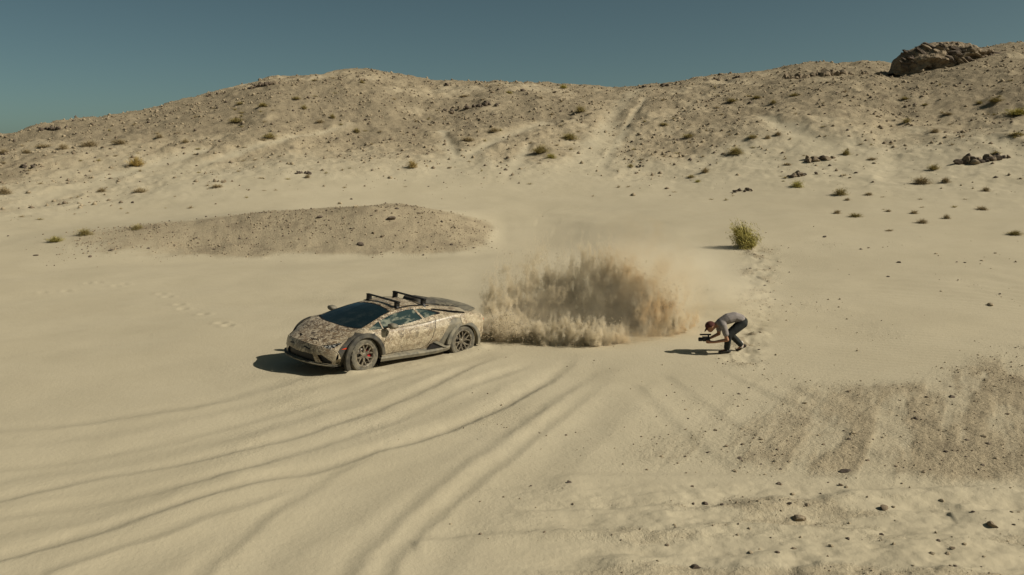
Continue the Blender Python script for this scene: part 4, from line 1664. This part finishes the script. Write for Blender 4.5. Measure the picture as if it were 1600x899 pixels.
def skin_mesh(name, verts, edges, radii, root_i, mat, parent, sub=2, voxel=.011):
    """one continuous surface round a jointed skeleton: swept balls fused by a voxel remesh, then smoothed"""
    bm = bmesh.new()
    rt = [r if isinstance(r, tuple) else (r, r) for r in radii]
    for a_, b_ in edges:
        pa, pb = Vector(verts[a_]), Vector(verts[b_])
        n_ = max(2, int((pb - pa).length / (.35 * max(min(min(rt[a_]), min(rt[b_])), .006))) + 1)
        for i in range(n_ + 1):
            t = i / n_
            ry = rt[a_][0] * (1 - t) + rt[b_][0] * t
            rz = rt[a_][1] * (1 - t) + rt[b_][1] * t
            bmesh.ops.create_icosphere(bm, subdivisions=2, radius=1,
                                       matrix=Matrix.Translation(pa.lerp(pb, t)) @ Matrix.Diagonal((rz, ry, rz, 1)))
    me = bpy.data.meshes.new(name)
    bm.to_mesh(me)
    bm.free()
    o = link(name, me, parent)
    m1 = o.modifiers.new('remesh', 'REMESH')
    m1.mode = 'VOXEL'
    m1.voxel_size = voxel
    m1.use_smooth_shade = True
    m2 = o.modifiers.new('smooth', 'SMOOTH')
    m2.factor = .5
    m2.iterations = 4
    dg = bpy.context.evaluated_depsgraph_get()
    nm = bpy.data.meshes.new_from_object(o.evaluated_get(dg))
    o.modifiers.clear()
    o.data = nm
    nm.materials.clear()
    nm.materials.append(mat)
    return o


def build_person():
    """a bent-over person filming at knee height; local -X is the way they face, -Y the camera side"""
    p = hit(1135, 552)
    root = empty('person', (p[0], p[1], p[2]))
    root.scale = (1, 1, .92)
    tag(root, 'person in grey tee and maroon cap crouching low to film the spray', 'person')
    gz = lambda x, y: float(ground_z(np.array([p[0] + x]), np.array([p[1] + y]))[0]) - p[2]
    yN, yF = -.10, .16                     # near and far side of the body
    J = {
        'pelvis': (.33, .03, .76), 'belly': (.20, .03, .83), 'chest': (.02, .02, .81), 'neck0': (-.16, .01, .72), 'neck': (-.24, .01, .67), 'head': (-.345, .01, .625), 'chin': (-.36, .01, .55),
        'hipN': (.31, -.07, .71), 'kneeN': (-.01, -.16, .45), 'ankN': (.0, -.02, .085), 'toeN': (-.14, -.04, .035), 'heelN': (.05, -.02, .04),
        'hipF': (.33, .13, .71), 'kneeF': (.10, .22, .43), 'ankF': (.40, .30, .13), 'toeF': (.32, .32, .035), 'heelF': (.47, .31, .13),
        'shN': (-.12, -.16, .66), 'elN': (-.05, -.21, .36), 'wrN': (-.30, -.13, .29), 'haN': (-.37, -.10, .285),
        'shF': (-.14, .17, .68), 'elF': (-.12, .24, .40), 'wrF': (-.33, .14, .32), 'haF': (-.40, .10, .31),
    }
    zF = gz(.35, .3)
    for k_ in ('ankF', 'toeF', 'heelF'):
        J[k_] = (J[k_][0], J[k_][1], J[k_][2] + zF)
    names = list(J)
    ix = {n: i for i, n in enumerate(names)}
    rad = {'pelvis': (.095, .085), 'belly': (.095, .085), 'chest': (.105, .09), 'neck0': (.065, .06), 'neck': .058, 'head': .098, 'chin': .062,
           'hipN': .070, 'kneeN': .055, 'ankN': .034, 'toeN': .030, 'heelN': .030, 'hipF': .070, 'kneeF': .055, 'ankF': .034, 'toeF': .032, 'heelF': .036,
           'shN': .052, 'elN': .042, 'wrN': .030, 'haN': .034, 'shF': .052, 'elF': .042, 'wrF': .030, 'haF': .034}
    E_ = [('pelvis', 'belly'), ('belly', 'chest'), ('chest', 'neck0'), ('neck0', 'neck'), ('neck', 'head'), ('head', 'chin'),
          ('pelvis', 'hipN'), ('hipN', 'kneeN'), ('kneeN', 'ankN'), ('ankN', 'toeN'), ('ankN', 'heelN'),
          ('pelvis', 'hipF'), ('hipF', 'kneeF'), ('kneeF', 'ankF'), ('ankF', 'toeF'), ('ankF', 'heelF'),
          ('neck0', 'shN'), ('shN', 'elN'), ('elN', 'wrN'), ('wrN', 'haN'), ('neck0', 'shF'), ('shF', 'elF'), ('elF', 'wrF'), ('wrF', 'haF')]
    # five fingers on each hand, curled round the camera
    V = [J[n] for n in names]
    Rd = [rad[n] for n in names]
    Ed = [(ix[a], ix[b]) for a, b in E_]
    for hand, s_ in (('haN', 1), ('haF', -1)):
        hx, hy, hz = J[hand]
        for q in range(5):
            b = len(V)
            if q < 4:
                pts = [(hx - .035, hy + (q - 1.5) * .004 * s_, hz + .028 - q * .019), (hx - .075 + .006 * abs(q - 1), hy + .022 * s_, hz + .030 - q * .020), (hx - .080, hy + .055 * s_, hz + .028 - q * .019)]
            else:
                pts = [(hx - .01, hy + .018 * s_, hz + .035), (hx - .04, hy + .035 * s_, hz + .055)]
            V += pts
            Rd += [.010, .009, .008][:len(pts)]
            Ed.append((ix[hand], b))
            Ed += [(b + i, b + i + 1) for i in range(len(pts) - 1)]
    body = skin_mesh('body', V, Ed, Rd, 0, M['skin'], root, voxel=.0055)
    # nose and ears on the head (body stays one skin, small features as parts)
    def blob(name, c, d, mat, rot=(0, 0, 0), sub=2, parent=root):
        bm = bmesh.new()
        bmesh.ops.create_icosphere(bm, subdivisions=sub, radius=1)
        bmesh.ops.transform(bm, matrix=Matrix.Translation(c) @ Euler(rot).to_matrix().to_4x4() @ Matrix.Diagonal((*d, 1)), verts=bm.verts)
        me = bpy.data.meshes.new(name)
        bm.to_mesh(me)
        bm.free()
        me.materials.append(mat)
        me.polygons.foreach_set('use_smooth', [True] * len(me.polygons))
        return link(name, me, parent)
    blob('nose', (-.425, .01, .555), (.018, .013, .02), M['skin'])
    for sg in (-1, 1):
        blob('ear', (-.315, .01 + sg * .083, .60), (.028, .012, .034), M['skin'])
        blob('eye', (-.418, .01 + sg * .032, .585), (.010, .012, .008), M['shoe'])
    # cap: crown and brim
    VV, FF = [], []
    n, m_ = 22, 9
    ax = Vector((-.42, 0, .90)).normalized()       # crown axis tips forward with the head
    Mx = ax.to_track_quat('Z', 'Y').to_matrix()
    for j in range(m_):
        t = j / (m_ - 1) * math.pi / 2
        for i in range(n):
            a = 2 * math.pi * i / n
            VV.append(tuple(Vector((-.362, .01, .642)) + Mx @ Vector((.122 * math.cos(a) * math.cos(t), .112 * math.sin(a) * math.cos(t), .108 * math.sin(t)))))
    for j in range(m_ - 1):
        for i in range(n):
            FF.append((j * n + i, j * n + (i + 1) % n, (j + 1) * n + (i + 1) % n, (j + 1) * n + i))
    cap = link('cap', mesh_from('cap', VV, FF, M['cap'], True), root)
    VV, FF = [], []
    for i in range(11):
        y = -.075 + .15 * i / 10
        c = math.cos(y / .075 * 1.35)
        for (dx, dz) in ((0, 0), (0, .008), (1, .008), (1, 0)):
            VV.append((-.43 - .05 * dx * c, .01 + y, .60 - .10 * dx * c - .012 * (y / .075) ** 2 + dz))
    for i in range(10):
        for k in range(4):
            FF.append((i * 4 + k, (i + 1) * 4 + k, (i + 1) * 4 + (k + 1) % 4, i * 4 + (k + 1) % 4))
    link('brim', mesh_from('brim', VV, FF, M['cap'], False), cap)
    # tee shirt
    sv = [(.27, .03, .80), (.15, .03, .845), J['chest'], (-.13, .01, .74), (-.12, -.15, .67), (-.075, -.195, .49), (-.14, .165, .68), (-.125, .215, .52), (-.205, .01, .695)]
    skin_mesh('tee_shirt', sv, [(0, 1), (1, 2), (2, 3), (3, 4), (4, 5), (3, 6), (6, 7), (3, 8)],
              [(.150, .115), (.150, .118), (.165, .125), (.13, .095), .075, .066, .075, .066, .068], 2, M['shirt'], root)
    # trousers
    tv = [(.32, .03, .745), (.31, -.065, .70), J['kneeN'], (.0, -.03, .135), (.33, .125, .70), J['kneeF'], (.365, .29, .185 + zF), (.225, .03, .80)]
    skin_mesh('trousers', tv, [(0, 1), (1, 2), (2, 3), (0, 4), (4, 5), (5, 6), (0, 7)], [(.145, .115), .098, .078, .068, .098, .078, .068, (.135, .105)], 0, M['jeans'], root)
    # socks and shoes
    for (an, to, he) in (('ankN', 'toeN', 'heelN'), ('ankF', 'toeF', 'heelF')):
        a, t, h = Vector(J[an]), Vector(J[to]), Vector(J[he])
        skin_mesh('sock', [tuple(a + Vector((0, 0, -.02))), tuple(a + Vector((-.01, 0, .09)))], [(0, 1)], [.042, .044], 0, M['sock'], root, 2)
        d = (t - h)
        skin_mesh('shoe', [tuple(h + Vector((0, 0, .008))), tuple(h + d * .45 + Vector((0, 0, .016))), tuple(h + d * .8), tuple(t + d * .12)], [(0, 1), (1, 2), (2, 3)],
                  [(.042, .042), (.044, .046), (.046, .036), (.040, .028)], 0, M['shoe'], root, 2)
    # cinema camera with top handle, lens and monitor, held in both hands
    cr = empty('video_camera', (p[0], p[1], p[2]))
    cr.scale = (1, 1, .92)
    tag(cr, 'black handheld video camera with top handle held out low', 'camera')

    def bx(name, c, d, rot=(0, 0, 0), par=None):
        bm = bmesh.new()
        bmesh.ops.create_cube(bm, size=1)
        for v in bm.verts:
            v.co = Vector((v.co.x * d[0], v.co.y * d[1], v.co.z * d[2]))
        bmesh.ops.bevel(bm, geom=bm.edges[:], offset=.005, segments=2, affect='EDGES')
        bmesh.ops.transform(bm, matrix=Matrix.Translation(c) @ Euler(rot).to_matrix().to_4x4(), verts=bm.verts)
        me = bpy.data.meshes.new(name)
        bm.to_mesh(me)
        bm.free()
        me.materials.append(M['cam'])
        return link(name, me, par or cr)
    bx('camera_body', (-.445, .0, .335), (.15, .11, .10))
    bx('top_handle', (-.46, .0, .437), (.24, .04, .034))
    bx('handle_post', (-.395, .0, .405), (.03, .03, .06))
    bx('side_grip', (-.41, -.075, .31), (.06, .035, .09))
    VV, FF = [], []
    for (x, r_) in ((-.515, .040), (-.55, .046), (-.60, .046), (-.605, .036), (-.585, .030)):
        for i in range(18):
            a = 2 * math.pi * i / 18
            VV.append((x, r_ * math.cos(a), .325 + r_ * math.sin(a)))
    for j in range(4):
        for i in range(18):
            FF.append((j * 18 + i, j * 18 + (i + 1) % 18, (j + 1) * 18 + (i + 1) % 18, (j + 1) * 18 + i))
    FF.append(tuple(range(72, 90)))
    link('lens', mesh_from('lens', VV, FF, M['cam'], True), cr)
    return root


build_person()


# ------------------------------------------------------------------ sand spray and dust
SPRAY_C = (1.55, 20.35)
SPRAY_A = (2.15, 1.42)


def hull(name, pts_fn, nu, nv):
    V, Fc = [], []
    for j in range(nv + 1):
        for i in range(nu):
            V.append(pts_fn(2 * math.pi * i / nu, j / nv))
    for j in range(nv):
        for i in range(nu):
            Fc.append((j * nu + i, j * nu + (i + 1) % nu, (j + 1) * nu + (i + 1) % nu, (j + 1) * nu + i))
    Fc.append(tuple(range(nu))[::-1])
    Fc.append(tuple(range(nv * nu, (nv + 1) * nu)))
    return V, Fc


def build_spray():
    """thick spray thrown up in a ring by the wheels: hollow inside, fringed with fingers of sand"""
    k = NT('flying_sand')
    pos = k.pos()
    sp = k.n('ShaderNodeSeparateXYZ')
    k.t.links.new(pos, sp.inputs[0])
    x, y, z = sp.outputs
    # soft billow warp
    wv = k.noise(pos, .9, 2, .5)
    wob = k.mul(k.sub(wv, .5), 1.5)
    ex = k.div(k.sub(x, SPRAY_C[0]), SPRAY_A[0])
    ey = k.div(k.sub(y, SPRAY_C[1]), SPRAY_A[1])
    e = k.math('SQRT', k.add(k.mul(ex, ex), k.mul(ey, ey)))
    back = k.ss(-.55, .75, k.add(ey, k.mul(ex, .25)))            # 0 in front, 1 at the back
    hgt = k.add(.72, k.mul(k.mul(back, 1.62), k.mul(k.ss(1.45, .15, ex), k.ss(-1.9, -.05, ex))))
    hgt = k.add(hgt, k.mul(k.sub(k.noise(k.mapping(pos, (1, 1, .15)), 1.5, 3), .5), 1.7))
    zr = k.div(z, hgt)
    # fingers: streaks that follow the throw (up and outward)
    lean = k.mul(z, .22)
    er = k.sub(k.sub(e, .96), k.mul(lean, .25))
    er = k.add(er, k.mul(wob, .42))
    er = k.add(er, k.mul(k.sub(k.noise(pos, 3.4, 3, .6), .5), .55))
    fing = k.noise(k.mapping(pos, (1, 1, .36), rot=(0, .35, 0)), 6.5, 3, .62)
    fing2 = k.noise(k.mapping(pos, (1, 1, .6)), 15.0, 2, .6)
    thick = k.add(k.add(.13, k.mul(zr, .14)), k.mul(k.ss(.2, 1.0, ex), .10))
    wall = k.ss(1.0, .25, k.div(k.math('ABSOLUTE', er), thick))
    top = k.ss(1.12, .35, zr)
    f = k.add(k.mul(fing, .72), k.mul(fing2, .28))
    edge = k.ss(k.add(.36, k.mul(zr, .20)), k.add(.52, k.mul(zr, .24)), f)
    clump = k.ss(.36, .56, k.noise(pos, 1.15, 3, .55))
    dens = k.mul(k.mul(wall, top), k.mul(edge, k.add(7.0, k.mul(k.math('MAXIMUM', clump, k.ss(.35, .75, ex)), 44.0))))
    # gap on the car side stays thin
    gap = k.ss(-1.16, -1.0, ex)
    dens = k.mul(dens, k.add(.25, k.mul(gap, .75)))
    mouth = k.mul(k.ss(.34, .56, ex), k.ss(-.22, -.50, ey))      # the ring is open towards the photographer
    dens = k.mul(dens, k.sub(1.0, k.mul(mouth, .97)))
    # soft dust filling and overflowing the ring
    ball = k.ss(1.75, .5, k.math('SQRT', k.add(k.add(k.math('POWER', k.sub(ex, .18), 2.0), k.mul(k.mul(ey, ey), .6)), k.mul(k.math('POWER', k.div(z, 2.25), 2.0), 1.0))))
    soft = k.ss(.34, .72, k.noise(pos, 1.25, 4, .55))
    dens = k.add(dens, k.mul(k.mul(k.mul(ball, soft), k.ss(.35, 1.0, e)), k.add(.22, k.mul(back, 1.45))))
    v = k.n('ShaderNodeVolumePrincipled')
    hue = k.mul(k.ss(.1, .9, ex), k.ss(.38, .60, k.noise(pos, 2.2, 3)))      # fresher, browner sand in the right-hand wall
    k.t.links.new(k.mix(hue, (0.88, 0.79, 0.62), (0.74, 0.57, 0.35)), v.inputs['Color'])
    v.inputs['Anisotropy'].default_value = 0.1
    k.set(v.inputs['Density'], dens)
    k.t.links.new(v.outputs[0], k.out.inputs['Volume'])
    k.m.cycles.volume_step_rate = 0.085
    k.m.cycles.homogeneous_volume = False

    def pf(a, t):
        ca, sa = math.cos(a), math.sin(a)
        h = 1.25 + 1.75 * (0.5 + .5 * math.tanh(2.2 * (sa + .25 * ca)))
        fl = 1.36 + .10 * math.sin(t * math.pi) if t < .999 else .55
        rr = [1.30, 1.42, 1.46, 1.40, 1.22, .85, .35][min(6, int(round(t * 6)))]
        zz = [-.15, .35, .75, 1.05, 1.0, 1.0, 1.0][min(6, int(round(t * 6)))]
        zf = [-.15, .2, .45, .68, .86, .97, 1.0][min(6, int(round(t * 6)))]
        return (SPRAY_C[0] + SPRAY_A[0] * rr * ca, SPRAY_C[1] + SPRAY_A[1] * rr * sa, zf * h if t > 0 else -.15)
    V, Fc = hull('sand_spray', pf, 48, 6)
    o = link('sand_spray', mesh_from('sand_spray', V, Fc, k.m))
    bm = bmesh.new()
    bm.from_mesh(o.data)
    bmesh.ops.recalc_face_normals(bm, faces=bm.faces[:])
    bm.to_mesh(o.data)
    bm.free()
    tag(o, 'thick fan of sand thrown up behind the drifting car', 'dust cloud', kind='stuff')


def build_dust():
    """thin dust drifting away behind the spray towards the bush"""
    k = NT('drifting_dust')
    pos = k.pos()
    sp = k.n('ShaderNodeSeparateXYZ')
    k.t.links.new(pos, sp.inputs[0])
    x, y, z = sp.outputs
    cx, cy = 3.6, 23.6
    A, B, Hh = 4.6, 4.6, 2.4
    ex = k.div(k.sub(x, cx), A)
    ey = k.div(k.sub(y, cy), B)
    ez = k.div(z, Hh)
    d = k.math('SQRT', k.add(k.add(k.mul(ex, ex), k.mul(ey, ey)), k.mul(ez, ez)))
    ball = k.ss(1.0, .25, d)
    soft = k.ss(.34, .70, k.noise(k.mapping(pos, (1, 1, 1.6)), .75, 4, .55))
    v = k.n('ShaderNodeVolumePrincipled')
    v.inputs['Color'].default_value = (0.905, 0.835, 0.68, 1)
    k.set(v.inputs['Density'], k.mul(k.mul(ball, soft), 1.0))
    k.t.links.new(v.outputs[0], k.out.inputs['Volume'])
    k.m.cycles.volume_step_rate = 0.35

    def pf(a, t):
        f = [1.0, .99, .94, .84, .68, .45, .15][int(round(t * 6))]
        zz = [-.12, .16, .36, .56, .75, .90, .99][int(round(t * 6))]
        return (cx + A * f * math.cos(a), cy + B * f * math.sin(a), zz * Hh)
    V, Fc = hull('dust_veil', pf, 40, 6)
    o = link('dust_veil', mesh_from('dust_veil', V, Fc, k.m))
    bm = bmesh.new()
    bm.from_mesh(o.data)
    bmesh.ops.recalc_face_normals(bm, faces=bm.faces[:])
    bm.to_mesh(o.data)
    bm.free()
    tag(o, 'thin veil of dust drifting over the sand towards the leaning bush', 'dust', kind='stuff')


build_spray()
build_dust()


def build_clods():
    """small clods of sand flying in the spray: far too many to count, one mesh"""
    rng = np.random.default_rng(77)
    n = 14000
    a = rng.uniform(0, 2 * math.pi, n)
    keep = ~((np.cos(a) > .4) & (np.sin(a) < -.35)) & ~(np.cos(a) < -.95)
    a = a[keep]
    n = len(a)
    back = np.clip((np.sin(a) + .55 + .25 * np.cos(a)) / 1.3, 0, 1)
    hgt = .75 + 1.2 * back * np.clip(1.4 - .6 * np.cos(a), .6, 1)
    z = hgt * rng.random(n) ** 2.0 * .85
    rr = .98 + .06 * z + rng.normal(0, .09, n)
    P = np.stack([SPRAY_C[0] + SPRAY_A[0] * rr * np.cos(a), SPRAY_C[1] + SPRAY_A[1] * rr * np.sin(a), z + .02], -1)
    # a rooster tail straight off the rear wheel
    m = 1600
    t = rng.random(m)
    Q = np.stack([-.62 + .9 * t + rng.normal(0, .10, m), 19.35 - .25 * t + rng.normal(0, .16, m), .1 + (.75 * t * (1.15 - t) * 2) * rng.random(m)], -1)
    P = np.concatenate([P, Q])
    n = len(P)
    s = .0025 + .009 * rng.random(n) ** 6
    tet = np.array([(1, 1, 1), (1, -1, -1), (-1, 1, -1), (-1, -1, 1)], float)
    V = P[:, None, :] + tet[None] * (1 + rng.uniform(-.5, .5, (n, 4, 3))) * s[:, None, None]
    Fq = np.array([(0, 1, 2), (0, 3, 1), (0, 2, 3), (1, 3, 2)])[None] + (np.arange(n) * 4)[:, None, None]
    k = NT('flying_clod')
    mt = k.bsdf(k.mix(k.noise(k.pos(), 6, 3), (0.42, 0.35, 0.235), (0.33, 0.265, 0.17)), .95, .1)
    o = link('flying_clods', np_mesh('flying_clods', V.reshape(-1, 3), Fq.reshape(-1, 3), mt))
    tag(o, 'flying clods and grains of sand inside the spray behind the car', 'sand', kind='stuff')


build_clods()
